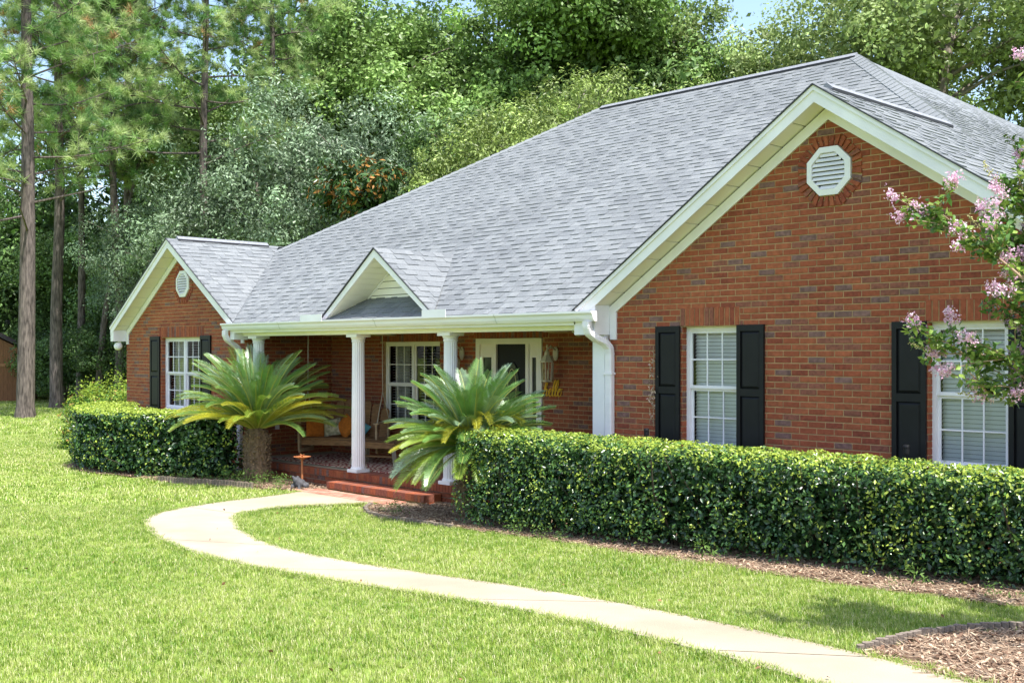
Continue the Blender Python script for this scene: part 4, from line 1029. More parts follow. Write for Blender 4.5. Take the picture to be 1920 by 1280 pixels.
def tuft(seed, nb, rad, hmin, hmax, w):
    r = random.Random(seed); mb = MB()
    for _ in range(nb):
        a = r.random()*6.283; q = rad*math.sqrt(r.random()); x, y = q*math.cos(a), q*math.sin(a); h = r.uniform(hmin, hmax); az = r.random()*6.283; lean = r.uniform(.15, 1.0)*h
        dx, dy = math.cos(az), math.sin(az); sx, sy = -dy*w/2, dx*w/2
        p0 = (x, y, -.01); p1 = (x+dx*lean*.35, y+dy*lean*.35, h*.6); p2 = (x+dx*lean, y+dy*lean, h*r.uniform(.75,1))
        mi = r.choices([0,1,2], [.52,.36,.12])[0]
        mb.add([(p0[0]-sx,p0[1]-sy,p0[2]), (p0[0]+sx,p0[1]+sy,p0[2]), (p1[0]+sx*.8,p1[1]+sy*.8,p1[2]), (p1[0]-sx*.8,p1[1]-sy*.8,p1[2]), p2], [(0,1,2,3), (3,2,4)], mi)
    return mb.mesh('grass_tuft', [G_A, G_B, G_C], True)
near_t = [proto('grass_tuft', tuft(k, 46, .052, .022, .050, .0036)) for k in range(5)]
far_t = [proto('grass_tuft', tuft(50+k, 36, .11, .028, .058, .010)) for k in range(4)]
def lawn_points(d0, d1, step, um=.56):
    # jittered grid over the stretch of lawn between two distances in front of the camera
    hw = d1*um; n = int(2*hw/step); mct = int((d1-d0)/step)
    u, v = np.meshgrid((np.arange(n)+.5)*step-hw, (np.arange(mct)+.5)*step+d0); u = u.ravel()+NR.uniform(-.6,.6,u.size)*step; v = v.ravel()+NR.uniform(-.6,.6,v.size)*step
    k = np.abs(u) < v*um + .6; u, v = u[k], v[k]
    X = _c*u - _s*v; Y = _s*u + _c*v
    bad = inside(X, Y, PATH_POLY) | inside(X, Y, BED_R) | inside(X, Y, BED_L) | inside(X, Y, BED_M) | ((X > -22.4) & (X < 2) & (Y > 10.2) & (Y < 33)) | ((X > -14.7) & (X < -12.0) & (Y > 9.45) & (Y < 10.4))
    ok = ~bad & (Y < 26); X, Y = X[ok], Y[ok]
    return np.stack([X, Y, ground(X, Y)], -1)
p1 = lawn_points(2.6, 9.5, .062); p2 = lawn_points(9.5, 15, .085); p3 = lawn_points(15, 30, .16); p4 = lawn_points(30, 66, .36)
def hvar(p): return .94 + .22*vnoise(p, 2.1, 3) + .12*vnoise(p, 7, 5)
P_ = np.concatenate([p1, p2]); scatter('lawn_grass', P_, NR.uniform(0, 6.28, len(P_)), np.concatenate([np.full(len(p1), 1.0), np.full(len(p2), 1.2)])*hvar(P_)*NR.uniform(.8, 1.2, len(P_)), near_t, 'short bright green lawn grass around the curving path', 'grass')
P_ = np.concatenate([p3, p4]); scatter('lawn_grass', P_, NR.uniform(0, 6.28, len(P_)), np.concatenate([np.full(len(p3), 1.0), np.full(len(p4), 1.7)])*hvar(P_)*NR.uniform(.8, 1.2, len(P_)), far_t, 'distant sunlit lawn grass running back to the pines', 'grass')
# fringe along the path edge, a little longer and leaning over the concrete
E1 = resample(PATH_OUT, 900)+NR.normal(0, .018, (900, 2)) - [0, .02]; E2 = resample(PATH_IN, 900)+NR.normal(0, .018, (900, 2)) + [0, .02]
E_ = np.concatenate([E1, E2]); E_ = np.c_[E_, ground(E_[:,0], E_[:,1])]
scatter('path_fringe_grass', E_, NR.uniform(0, 6.28, len(E_)), NR.uniform(.9, 1.5, len(E_)), near_t, 'longer grass blades fringing both edges of the path', 'grass')

# mulch chips and fallen straw
CH_M = [mat('chip_a', (.30,.20,.13), .9, .3, 30), mat('chip_b', (.42,.31,.21), .9, .3, 30), mat('chip_c', (.17,.10,.062), .9, .3, 30)]
chips = []
for k in range(6):
    r = random.Random(k); mb = MB()
    for _ in range(9):
        x, y = r.uniform(-.06,.06), r.uniform(-.06,.06); a = r.random()*6.28; l = r.uniform(.018,.045); w = r.uniform(.006,.014); z = r.uniform(.004,.018)
        p = Vector((x-l*math.cos(a)/2, y-l*math.sin(a)/2, z)); q = Vector((x+l*math.cos(a)/2, y+l*math.sin(a)/2, z+r.uniform(-.008,.014))); mb.beam(p, q, w, .004, mi=r.randrange(3))
    for _ in range(5):
        x, y = r.uniform(-.06,.06), r.uniform(-.06,.06); a = r.random()*6.28; l = r.uniform(.06,.13)
        mb.beam((x, y, .012), (x+l*math.cos(a), y+l*math.sin(a), r.uniform(.008,.03)), .0025, .002, mi=r.randrange(2))
    chips.append(proto('mulch_chip', mb.mesh('mulch_chip', CH_M)))
def bed_points(poly, dens, zoff=.012):
    p = np.array(poly); a, b = p.min(0), p.max(0); n = int((b-a).prod()*dens); q = NR.uniform(a, b, (n, 2)); q = q[inside(q[:,0], q[:,1], poly)]
    return np.c_[q, ground(q[:,0], q[:,1])+zoff]
MU = np.concatenate([bed_points(BED_R, 160), bed_points(BED_L, 110), bed_points(BED_M, 170)])
MU = MU[MU[:,1] < 10.25]
scatter('mulch', MU, NR.uniform(0, 6.28, len(MU)), NR.uniform(.8, 1.5, len(MU)), chips, 'brown bark chips and pine straw in the planting beds', 'mulch')
FLM = mat('fallen_leaf', (.20,.11,.05), .8, .4, 30)
n = 45; q = np.c_[NR.uniform(-15,-2.5,n), NR.uniform(3.5,8.6,n)]; q = np.c_[q, ground(q[:,0], q[:,1])+.045]
fl_ = obj('fallen_leaves', leaf_mesh('fallen_leaves', q, unit(NR.normal(size=(n,3))*.5+[0,0,1]), NR.uniform(.022,.045,n), .6, [FLM])); tag(fl_, 'few brown fallen leaves scattered over lawn and path', 'leaves', kind='stuff')
# weeds in the left bed and along the hedge foot
W_ = mat('weed_green', (.14,.24,.05), .6, .25, 20, transl=.3)
weeds = []
for k in range(4):
    r = np.random.default_rng(k); n = 46; q = np.c_[r.normal(0, .05, n), r.normal(0, .05, n), r.uniform(.02, .17, n)]; weeds.append(proto('weed_sprig', leaf_mesh('weed_sprig', q, unit(r.normal(size=(n,3))+[0,0,1.2]), r.uniform(.02,.05,n), .3, [W_])))
wp = np.array([(-16.6,9.1),(-16.2,9.3),(-15.9,9.35),(-15.6,9.5),(-15.4,9.4),(-15.2,9.6),(-15.0,9.5),(-16.0,9.6),(-17.0,8.75),(-17.3,8.6),(-15.7,9.75),(-15.3,9.8),(-16.9,8.9),(-8.6,8.72),(-8.3,8.75),(-8.9,8.76),(-3.5,8.3),(-3.2,8.35),(-4.1,8.35),(-11.4,8.95),(-11.7,9.1),(-3.0,8.25),(-6.2,8.45)])
wp = np.concatenate([wp, wp+NR.normal(0,.08,wp.shape)]); wp = np.c_[wp, ground(wp[:,0], wp[:,1])+.01]
scatter('weeds', wp, NR.uniform(0, 6.28, len(wp)), NR.uniform(.6, 1.5, len(wp)), weeds, 'pale green weeds sprouting from the mulch by edging and hedges', 'weeds')

# ------------------------------------------------------------------ hedges
HG = [mat('hedge_dark', (.032,.080,.026), .27, .35, 7, spec=.6, transl=.12), mat('hedge_mid', (.10,.205,.042), .25, .3, 7, spec=.6, transl=.25), mat('hedge_new_lit', (.42,.53,.08), .34, .25, 9, spec=.5, transl=.42)]
M_TWIG = mat('twig_brown', (.075,.058,.040), .9, .3, 12)
def hedge(name, center, half, ztop, label, dens, leaf, seed, bottom=.0, top_new_lit=.5):
    r = np.random.default_rng(seed); C = resample(center, 400); d = np.r_[0, np.cumsum(np.hypot(*np.diff(C, axis=0).T))]; Ln = d[-1]
    T = np.gradient(C, axis=0); T = T/np.linalg.norm(T, axis=1, keepdims=True); Nl = np.stack([-T[:,1], T[:,0]], -1)
    root = empty(name, (C[200,0], C[200,1], gz(*C[200])), world=True); tag(root, label, 'hedge')
    hh = ztop - gz(*C[200]); per = 2*hh + 2*half; n = int(dens*Ln*per)
    # sample the cross section perimeter (rounded shoulder) plus both ends
    s = r.uniform(0, 1, n)*per; t = r.uniform(-.35, Ln+.35, n)
    lat = np.where(s < hh, -half, np.where(s < hh+2*half, s-hh-half, half)); ht = np.where(s < hh, s/hh, np.where(s < hh+2*half, 1., (per-s)/hh))
    nl = np.where(s < hh, -1., np.where(s < hh+2*half, 0., 1.)); nz_ = np.where((s >= hh) & (s < hh+2*half), 1., 0.)
    # round the shoulders
    e = .16; zt = ht*hh; cx = np.clip(np.abs(lat)-(half-e), 0, e); cz = np.clip(zt-(hh-e), 0, e); l = np.hypot(cx, cz); k = np.where(l > e, e/np.maximum(l, 1e-6), 1.)
    lat = np.where((cx > 0) & (cz > 0), np.sign(lat)*((half-e)+cx*k), lat); zt = np.where((cx > 0) & (cz > 0), (hh-e)+cz*k, zt); nl = np.where((cx > 0) & (cz > 0), np.sign(lat)*cx/np.maximum(l, 1e-6), nl); nz_ = np.where((cx > 0) & (cz > 0), cz/np.maximum(l, 1e-6), nz_)
    dep = r.exponential(.05, n); dep = np.minimum(dep, .25)
    # ends
    over = np.maximum(np.maximum(-t, t-Ln), 0); tc = np.clip(t, 0, Ln)
    shrink = np.sqrt(np.clip(1-(over/.36)**2, 0, 1))
    lat = lat*np.where(over > 0, shrink, 1)
    i = np.clip((tc/Ln*399).astype(int), 0, 399); base = C[i] + Nl[i]*lat[:,None] + T[i]*(np.where(t < 0, -1, 1)*over)[:,None]
    nrm = np.c_[Nl[i]*nl[:,None] + T[i]*(np.where(t < 0, -1, 1)*over*2.5)[:,None], nz_]; nrm = unit(nrm)
    P = np.c_[base, ground(base[:,0], base[:,1])*0 + 0]; g0 = ground(base[:,0], base[:,1]); P[:,2] = g0 + bottom + zt*(ztop-g0-bottom)/hh
    bump = (.075*vnoise(P, 5.2, seed) + .045*vnoise(P, 13, seed+1))*np.where(nz_ > .8, .45, 1)
    low = (zt/hh < .22); dep = dep + low*r.uniform(0, .12, n)
    P = P + nrm*(bump-dep)[:,None]
    keep = ~((zt/hh < .10) & (r.random(n) < .35)); gaps = (vnoise(P, 4.8, seed+9) < -.27) & (nz_ < .5) & (r.random(n) < .75); keep &= ~gaps
    P, nrm, dep, nz_, zt = P[keep], nrm[keep], dep[keep], nz_[keep], zt[keep]; n = len(P)
    Ln_ = unit(nrm*.75 + r.normal(size=(n,3))*.62 + [0,0,.35])
    pr = r.random(n); fresh = vnoise(P, 6, seed+4)
    new = (pr < (.16 + top_new_lit*(nz_ > .55)*.9 + .34*(fresh > .08))) & (dep < .055)  # new growth; the extra share on top puts sunlit brightness into colour
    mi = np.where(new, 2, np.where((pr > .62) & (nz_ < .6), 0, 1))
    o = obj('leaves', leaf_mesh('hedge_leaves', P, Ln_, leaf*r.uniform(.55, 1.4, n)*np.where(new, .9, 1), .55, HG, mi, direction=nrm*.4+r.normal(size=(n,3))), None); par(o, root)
    m = MB(); rr = random.Random(seed)
    for q in range(int(Ln*14)):
        j = rr.randrange(400); c = C[j]; a = rr.uniform(-.6, .6)*half; z0 = gz(*c); b = rr.choice((-1, 1))*rr.uniform(.5, .97)*half
        p0 = Vector((c[0]+Nl[j][0]*a*.5, c[1]+Nl[j][1]*a*.5, z0)); p2 = Vector((c[0]+Nl[j][0]*b+rr.uniform(-.2,.2), c[1]+Nl[j][1]*b+rr.uniform(-.2,.2), z0+rr.uniform(.3,.97)*(ztop-z0))); pm = p0.lerp(p2, .5)+Vector((rr.uniform(-.1,.1), rr.uniform(-.1,.1), rr.uniform(-.05,.12)))
        m.tube([p0, pm, p2], [.014,.009,.004], 5, cap=False)
    m.build('branches', M_TWIG, root)
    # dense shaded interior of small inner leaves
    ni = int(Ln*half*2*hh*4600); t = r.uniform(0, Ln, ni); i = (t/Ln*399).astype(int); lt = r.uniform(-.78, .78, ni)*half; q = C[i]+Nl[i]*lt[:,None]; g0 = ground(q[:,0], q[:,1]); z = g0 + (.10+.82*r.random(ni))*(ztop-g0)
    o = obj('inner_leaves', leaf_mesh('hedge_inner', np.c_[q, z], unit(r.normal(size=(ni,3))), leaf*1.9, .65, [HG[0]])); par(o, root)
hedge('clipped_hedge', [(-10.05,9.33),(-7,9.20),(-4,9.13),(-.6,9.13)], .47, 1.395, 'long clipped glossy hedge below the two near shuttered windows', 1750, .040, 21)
hedge('clipped_hedge', [(-21.5,9.80),(-20.8,9.2),(-20.1,8.85),(-19.4,8.75),(-18.5,8.85),(-17.5,9.30),(-16.95,9.75)], .50, 1.33, 'rounded clipped hedge before the far gable window', 900, .058, 33, top_new_lit=.9)

# shrub past the corner with yellow tips
def bush(name, loc, rad, hgt, n, leaf, mats, w, label, seed, top=None):
    r = np.random.default_rng(seed); root = empty(name, loc); tag(root, label, 'shrub')
    k = 150; cc = unit(r.normal(size=(k,3))); cc[:,2] = np.abs(cc[:,2]); cc = cc*np.array([rad,rad,hgt])*r.uniform(.68,1,(k,1)); q = np.repeat(cc, n//k, 0)+r.normal(0, .10*rad, (k*(n//k),3)); q[:,2] = np.abs(q[:,2])
    nn = unit(unit(q)*.5+r.normal(size=q.shape)*.6+[0,0,.6]); mi = r.choice(len(mats), len(q), p=w)
    if top is not None: mi = np.where((q[:,2] > hgt*.72+r.normal(0,.1,len(q))) & (r.random(len(q)) < .7), top, mi)
    obj('foliage', leaf_mesh('bush_leaves', q, nn, leaf*r.uniform(.7,1.3,len(q)), .45, mats, mi), root)
    m = MB(); rr = random.Random(seed)
    for _ in range(14): c = cc[rr.randrange(k)]; m.tube([(rr.uniform(-.15,.15), rr.uniform(-.15,.15), 0), (c[0]*.5,c[1]*.5,c[2]*.55), tuple(c)], [.02,.012,.005], 5, cap=False)
    m.build('stems', M_TWIG, root)
ND = [mat('nandina_green', (.09,.19,.03), .45, .3, 6, transl=.3), mat('nandina_lime', (.30,.40,.05), .45, .25, 6, transl=.4), mat('nandina_red', (.42,.22,.08), .5, .3, 6, transl=.3)]
bush('nandina_shrub', (-24.6,11.2,gz(-24.6,11.2)), 1.15, 1.62, 16000, .075, ND, [.62,.33,.05], 'loose lime green shrub with red tips beside the house corner', 5, 1)
bush('nandina_shrub', (-23.2,12.4,gz(-23.2,12.4)), .9, 1.72, 11000, .075, ND, [.5,.42,.08], 'taller shrub with coppery tips against the side wall', 6, 1)

# ------------------------------------------------------------------ cycads
FR = [mat('frond_green', (.125,.25,.055), .30, .3, 5, spec=.6, transl=.08), mat('frond_blue', (.20,.30,.17), .28, .3, 5, spec=.7, transl=.06), mat('frond_yellow', (.46,.44,.04), .4, .3, 6, transl=.35), mat('frond_lime', (.25,.37,.05), .33, .3, 5, spec=.5, transl=.18), mat('rachis', (.32,.34,.08), .5)]
def frond_mesh(seed, length, droop, mi, npair=54, ll=.18):
    r = random.Random(seed); mb = MB(); pts = []; ang = 0.0; p = Vector((0,0,0)); n = 30
    for k in range(n+1):
        pts.append(p.copy()); t = k/n; a = ang - droop*(t**1.6); p = p + Vector((math.cos(a), 0, math.sin(a)))*length/n
    mb.tube(pts[::3], [.010*(1-.85*k/10)+.0015 for k in range(len(pts[::3]))], 5, 4, cap=False)
    for k in range(npair):
        t = .10+.895*k/npair; i = t*n; j = min(int(i), n-1); c = pts[j].lerp(pts[j+1], i-j); d = (pts[j+1]-pts[j]).normalized(); upv = Vector((-d.z,0,d.x))
        L_ = ll*(min(1, (t-.04)/.22)**.7)*(1-max(0,(t-.62)/.38)**2*.72)*r.uniform(.9,1.1)
        for s in (-1,1):
            fw = .55+.55*t; e = (Vector((0,s,0))*1.0 + d*fw + upv*.62).normalized(); tip = c+e*L_+Vector((0,0,-.06*L_/ll*.5)); md = c+e*L_*.55+upv*.008; w = d*.0060
            mb.add([c-w*.7, c+w*.7, md+w, md-w, tip], [(0,1,2,3),(3,2,4)], mi)
    return mb.mesh('frond', FR)
def cycad(loc, ztrunk, rt, nfr, flen, label, seed, yellow, elo=-18, cap_top=78):
    root = empty('cycad', loc); tag(root, label, 'cycad', 'cycads flanking the step'); r = random.Random(seed); h = ztrunk-loc[2]
    m = MB(); prof = [(rt*1.05,-.02),(rt*1.1,h*.15),(rt,h*.5),(rt*1.02,h*.85),(rt*.7,h+.03),(.02,h+.08)]; m.lathe(prof, 28, mod=lambda t: 1+.04*math.sin(9*t)); m.build('trunk', mat('cycad_trunk', (.15,.10,.062), .95, .4, 16, .9, 22), root)
    sc = MB()
    for k in range(420):     # old leaf bases
        a = k*2.39996+r.uniform(-.22,.22); z = min(h*.98, max(0, (k+.5)/420*h*.98+r.uniform(-.03,.03))); rr = rt*(1.04 if z < h*.9 else .85)*r.uniform(.93,1.05); c = Vector((math.cos(a)*rr, math.sin(a)*rr, z)); o = Vector((math.cos(a), math.sin(a), .9)).normalized(); sc.beam(c-o*.02, c+o*r.uniform(.01,.045), r.uniform(.012,.026), .012, mi=0)
    sc.build('leaf_bases', mat('leaf_base', (.22,.15,.09), .9, .5, 14), root)
    variants = {}
    for k in range(nfr):
        f = (k+.5)/nfr; el = R(elo + (cap_top-elo)*f**1.15) + r.uniform(-.1,.1); az = k*2.39996+r.uniform(-.25,.25)
        y = r.random() < yellow
        mi = 2 if (y and f < .35) else (3 if (f < .45 and r.random() < .6) else (1 if r.random() < .45 else 0))
        short = .62 if (.25 < f < .5 and r.random() < .25) else 1
        key = (mi, r.randrange(3), int(f*3))
        if key not in variants: variants[key] = frond_mesh(seed*31+hash(key) % 997, flen, (.55, .52, .50)[key[2]]+.22*key[1], mi)
        o = obj('frond', variants[key], root); o.location = (math.cos(az)*rt*.45, math.sin(az)*rt*.45, h+.02+.05*f); s = r.uniform(.86,1.1)*short
        o.rotation_euler = (Matrix.Rotation(az,4,'Z') @ Matrix.Rotation(-el-.12,4,'Y') @ Matrix.Rotation(r.uniform(-.25,.25),4,'X')).to_euler(); o.scale = (s,s,s)
cycad((-16.18,9.82,gz(-16.18,9.82)), 1.04, .20, 150, 1.42, 'big cycad on a thick trunk before the porch swing', 3, .45, 12, 72)
cycad((-10.6,9.55,gz(-10.6,9.55)), 1.10, .17, 140, 1.04, 'cycad with yellowed new fronds rising behind the long hedge', 4, .25, -18, 74)
# curled yellow new growth of the right cycad
r_ = random.Random(4)
cyR = [o for o in bpy.data.objects if o.name.startswith('cycad')][-1]
cyR = [o for o in bpy.data.objects if o.type == 'EMPTY' and o.name.startswith('cycad')][-1]
ym = [frond_mesh(900+k, .80, 1.7+.5*k, 2, 40, .12) for k in range(2)]
for k in range(26):
    o = obj('new_frond', ym[k % 2], cyR); az = R(-60)+r_.uniform(-1.6,1.6); el = R(r_.uniform(38,72)); o.location = (math.cos(az)*.06, math.sin(az)*.06, 1.10-gz(-10.6,9.55)+.05); o.rotation_euler = (Matrix.Rotation(az,4,'Z') @ Matrix.Rotation(-el,4,'Y')).to_euler(); s = r_.uniform(.75,1.15); o.scale = (s,s,s)

# ------------------------------------------------------------------ crepe myrtle at the right edge
CM = [mat('myrtle_leaf', (.10,.20,.04), .33, .3, 6, spec=.5, transl=.22), mat('myrtle_leaf_light', (.27,.38,.08), .4, .3, 6, transl=.4)]
CF = [mat('blossom_pink', (.76,.44,.62), .7, .15, 30, transl=.3), mat('blossom_pale', (.86,.66,.76), .7, .15, 30, transl=.3)]
M_BUD = mat('bud_green', (.42,.40,.16), .6, .25, 30); M_BARK2 = mat('myrtle_bark', (.34,.23,.15), .7, .25, 9)
mr = empty('crepe_myrtle', (-1.9, 7.0, gz(-1.9,7.0)), world=True); tag(mr, 'pink flowering crepe myrtle reaching in before the near window', 'tree')
B0 = Vector((-1.9,7.0,gz(-1.9,7.0)))
tips0 = [((-2.62,5.92,2.10),.8),((-2.36,6.2,2.3),1),((-2.86,5.67,3.08),.9),((-2.81,5.74,2.33),.9),((-2.58,5.98,3.24),1),((-2.50,6.06,2.47),1),((-2.38,6.16,3.95),.7),((-2.36,6.2,2.6),1),((-2.52,6.02,2.93),1),((-2.40,6.15,3.35),1),((-1.4,6.1,3.9),1),((-1.1,6.9,3.4),1),((-1.9,7.1,3.6),1),((-1.5,6.5,4.4),1),((-2.1,6.9,3.0),1),((-1.2,5.9,2.7),1),((-2.25,6.35,4.3),1),((-2.47,6.08,2.78),1),((-2.62,5.93,2.95),.8),((-2.33,6.25,3.1),1),((-2.28,6.3,2.8),1),((-2.26,6.3,3.5),1),((-2.44,6.1,3.1),1),((-2.3,6.28,3.75),1)]
KM = 6.75/6
tips = [((p[0]*KM+.085, p[1]*KM+.085, 2.34+(p[2]-2.34)*KM), w) for p, w in tips0]
rr = random.Random(12); tm = MB(); trunks = [B0+Vector((.1*math.cos(a), .1*math.sin(a), 0)) for a in (0,2.1,4.2)]; forks = []
for a, t0 in enumerate(trunks):
    f = Vector((-1.9,7.0,1.75))+Vector((.28*math.cos(a*2.1+2.6), .28*math.sin(a*2.1+2.6), .1*a)); forks.append(f); tm.tube([t0, t0.lerp(f,.5)+Vector((0,0,.05)), f], [.045,.038,.03], 8)
leafP = []; leafD = []; flP = []; flD = []; bud = MB()
for tp, wgt in tips:
    tp = Vector(tp); f = min(forks, key=lambda q: (q-tp).length); mid = f.lerp(tp,.55)+Vector((0,0,.18)); cur = catmull([tuple(f), tuple(mid), tuple(tp)], 10); tm.tube(cur, [.015-.0125*k/(len(cur)-1) for k in range(len(cur))], 6, cap=False)
    for sidx in range(23):
        k = rr.randrange(len(cur)//3, len(cur)-1); p = Vector(cur[k]); dirv = (tp-f).normalized(); sd = (dirv + Vector((rr.gauss(0,.7), rr.gauss(0,.7), rr.gauss(.1,.5)))).normalized(); ln = rr.uniform(.12,.34); q = p+sd*ln
        tm.tube([p, p.lerp(q,.5)+Vector((0,0,.01)), q], [.005,.0035,.002], 4, cap=False)
        for _ in range(int(40*wgt)):
            t = rr.uniform(.1,1.0); leafP.append(p.lerp(q,t)+Vector((rr.gauss(0,.022), rr.gauss(0,.022), rr.gauss(0,.022)))); leafD.append(sd)
        if rr.random() < .44: flP.append(q); flD.append(sd)
    for _ in range(int(26*wgt)):
        k = rr.randrange(len(cur)//2, len(cur)-1); leafP.append(Vector(cur[k])+Vector((rr.gauss(0,.03), rr.gauss(0,.03), rr.gauss(0,.03)))); leafD.append(Vector((rr.gauss(0,1), rr.gauss(0,1), .3)))
    # bare budding panicle tip
    d = (tp-Vector(cur[-4])).normalized(); d = (d+Vector((0,0,.35))).normalized(); e = tp+d*.17; tm.tube([tp, e], [.003,.0015], 4, cap=False)
    for _ in range(34):
        t = rr.random(); c = tp.lerp(e,t)+Vector((rr.gauss(0,.016*(1.3-t)), rr.gauss(0,.016*(1.3-t)), rr.gauss(0,.016*(1.3-t)))); s = rr.uniform(.0035,.006); bud.ell(c, (s,s,s), 6, 4)
    flP.append(tp-d*.03); flD.append(d)
tm.build('branches', M_BARK2, mr, True); bud.build('buds', M_BUD, mr, True)
LP = np.array([tuple(p) for p in leafP]); LD = np.array([tuple(p) for p in leafD]); n = len(LP)
o = obj('leaves', leaf_mesh('myrtle_leaves', LP, unit(NR.normal(size=(n,3))*.7+[0,0,.8]), NR.uniform(.035,.065,n), .55, CM, (NR.random(n) < .45).astype(int), .2, LD+NR.normal(0,.8,(n,3)))); par(o, mr)
fp = []
for q, d in zip(flP, flD):
    k = rr.randint(30, 76); L_ = rr.uniform(.05,.12)
    for _ in range(k):
        t = rr.random(); fp.append(tuple(q+d*L_*t+Vector((rr.gauss(0,.019), rr.gauss(0,.019), rr.gauss(0,.019)))))
fp = np.array(fp); fq = np.repeat(fp, 3, 0)+NR.normal(0,.006,(len(fp)*3,3)); n = len(fq)
o = obj('blossoms', leaf_mesh('myrtle_blossoms', fq, unit(NR.normal(size=(n,3))), NR.uniform(.010,.018,n), .9, CF, (NR.random(n) < .5).astype(int), .5)); par(o, mr)

# dried vine on the shutter edge
m = MB(); vp = [(-8.335,10.40,1.45),(-8.35,10.41,1.75),(-8.33,10.40,2.05),(-8.345,10.41,2.40)]; m.tube(catmull(vp,6), .004, 5)
dv = m.build('dried_vine', mat('dry_vine', (.30,.22,.14), .9)); tag(dv, 'dried tan vine clinging to the edge of a near black shutter', 'vine')
n = 110; zz = NR.uniform(1.5,2.38,n); q = np.c_[NR.normal(-8.36,.025,n), NR.uniform(10.37,10.42,n), zz]; o = obj('leaves', leaf_mesh('vine_leaves', q, unit(NR.normal(size=(n,3))+[0,-.8,.2]), NR.uniform(.02,.045,n), .6, [mat('dry_leaf', (.45,.33,.24), .9, .3, 20)])); o.parent = dv

# ------------------------------------------------------------------ trees
BARK = mat('pine_bark', (.115,.092,.082), .95, .6, 7, 1.0, 11, stretch=(2.6,2.6,.45)); BARK_B = mat('grey_bark', (.20,.17,.14), .95, .35, 6, .8, 14, stretch=(2,2,.6))
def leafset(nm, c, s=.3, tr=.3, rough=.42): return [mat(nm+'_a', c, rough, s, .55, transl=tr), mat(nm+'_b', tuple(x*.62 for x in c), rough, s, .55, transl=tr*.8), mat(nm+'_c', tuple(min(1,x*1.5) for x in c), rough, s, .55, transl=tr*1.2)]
SPEC = {}
def broadleaf(kind, Ht, rad, base, nclump, per, leaf, mats, seed, sig=.5, asp=.5, flat=.8, lobes=5, limbs=14, bare=0):
    r = np.random.default_rng(seed); cz = (base+Ht)/2; rz = (Ht-base)/2
    # crown outline: several lobes round the trunk
    lb = [np.array([0,0,cz])]; lr = [np.array([rad*.72,rad*.72,rz*.85])]
    for k in range(lobes):
        a = 6.283*k/lobes+r.uniform(-.4,.4); zz = cz+rz*r.uniform(-.45,.55); q = rad*r.uniform(.4,.62); lb.append(np.array([math.cos(a)*q, math.sin(a)*q, zz])); w = rad*r.uniform(.38,.55); lr.append(np.array([w,w,w*r.uniform(.8,1.2)]))
    cc = []
    while len(cc) < nclump:
        k = r.integers(len(lb)); d = unit(r.normal(size=3)); c = lb[k]+d*lr[k]*r.uniform(.62,1.02)
        if c[2] > base*.7: cc.append(c)
    cc = np.array(cc); n = nclump*per; s = sig*r.uniform(.55,1.35,nclump)
    # leaves sit on the shell of each clump, so every clump has a lit crest and a dark underside
    dv_ = unit(r.normal(size=(n,3))); rad_ = (r.uniform(.25,1.25,n)**.6)*np.repeat(s,per)*1.25; q = np.repeat(cc,per,0)+dv_*rad_[:,None]*[1,1,flat]
    out = unit(q-[0,0,cz-rz*.3]); nn = unit(dv_*.85+out*.25+r.normal(size=(n,3))*.42+[0,0,.35])
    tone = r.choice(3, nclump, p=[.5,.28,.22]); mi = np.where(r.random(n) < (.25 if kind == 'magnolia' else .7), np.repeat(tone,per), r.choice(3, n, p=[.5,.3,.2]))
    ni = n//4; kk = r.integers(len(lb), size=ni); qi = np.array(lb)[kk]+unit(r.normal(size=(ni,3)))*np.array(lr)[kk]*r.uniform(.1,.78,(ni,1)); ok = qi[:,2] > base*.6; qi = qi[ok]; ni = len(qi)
    q = np.concatenate([q,qi]); nn = np.concatenate([nn, unit(r.normal(size=(ni,3))+[0,0,.4])]); mi = np.concatenate([mi, np.ones(ni,int)]); sz_ = np.concatenate([leaf*r.uniform(.65,1.3,n), leaf*r.uniform(1.2,2.0,ni)])  # inner leaves all take the dark tone: crown shade put into colour
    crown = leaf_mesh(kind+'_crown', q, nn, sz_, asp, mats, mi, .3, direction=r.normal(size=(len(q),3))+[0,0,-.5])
    m = MB(); rr = random.Random(seed); th = base+(Ht-base)*.62; pts = [(0,0,-.4)]
    for k in range(1,8): pts.append((rr.gauss(0,.12)*k*.3, rr.gauss(0,.12)*k*.3, th*k/7))
    r0 = .022*Ht+.03; m.tube(pts, [r0*(1-.8*k/7) for k in range(8)], 10)
    for k in range(limbs):
        c = cc[rr.randrange(nclump)]; zf_ = max(base*.6, min(th*.95, c[2]-rr.uniform(.15,.45)*math.hypot(c[0],c[1])-.5)); i = zf_/th*7; j = min(int(i),6); p = Vector(pts[j]).lerp(Vector(pts[j+1]), i-j); e = Vector(c); mid = p.lerp(e,.5)+Vector((0,0,.3)); rb_ = r0*(1-.8*i/7)*.45; m.tube([p,mid,e], [rb_, rb_*.6, .02], 6, cap=False)
    trunk = m.mesh(kind+'_trunk', BARK_B, True); SPEC.setdefault(kind, []).append((crown, trunk, Ht))
def place(kind, name, x, y, h, label, rz=None, v=None, wide=1.0, cat='tree', group=None, seed=[0]):
    seed[0] += 1; var = SPEC[kind]; crown, trunk, Ht = var[(v if v is not None else seed[0]) % len(var)]; s = h/Ht
    root = empty(name, (x, y, gz(x,y)), rz if rz is not None else seed[0]*1.7); tag(root, label, cat, group); root.scale = (s*wide, s*wide, s)
    obj('crown', crown, root); obj('trunk', trunk, root); return root
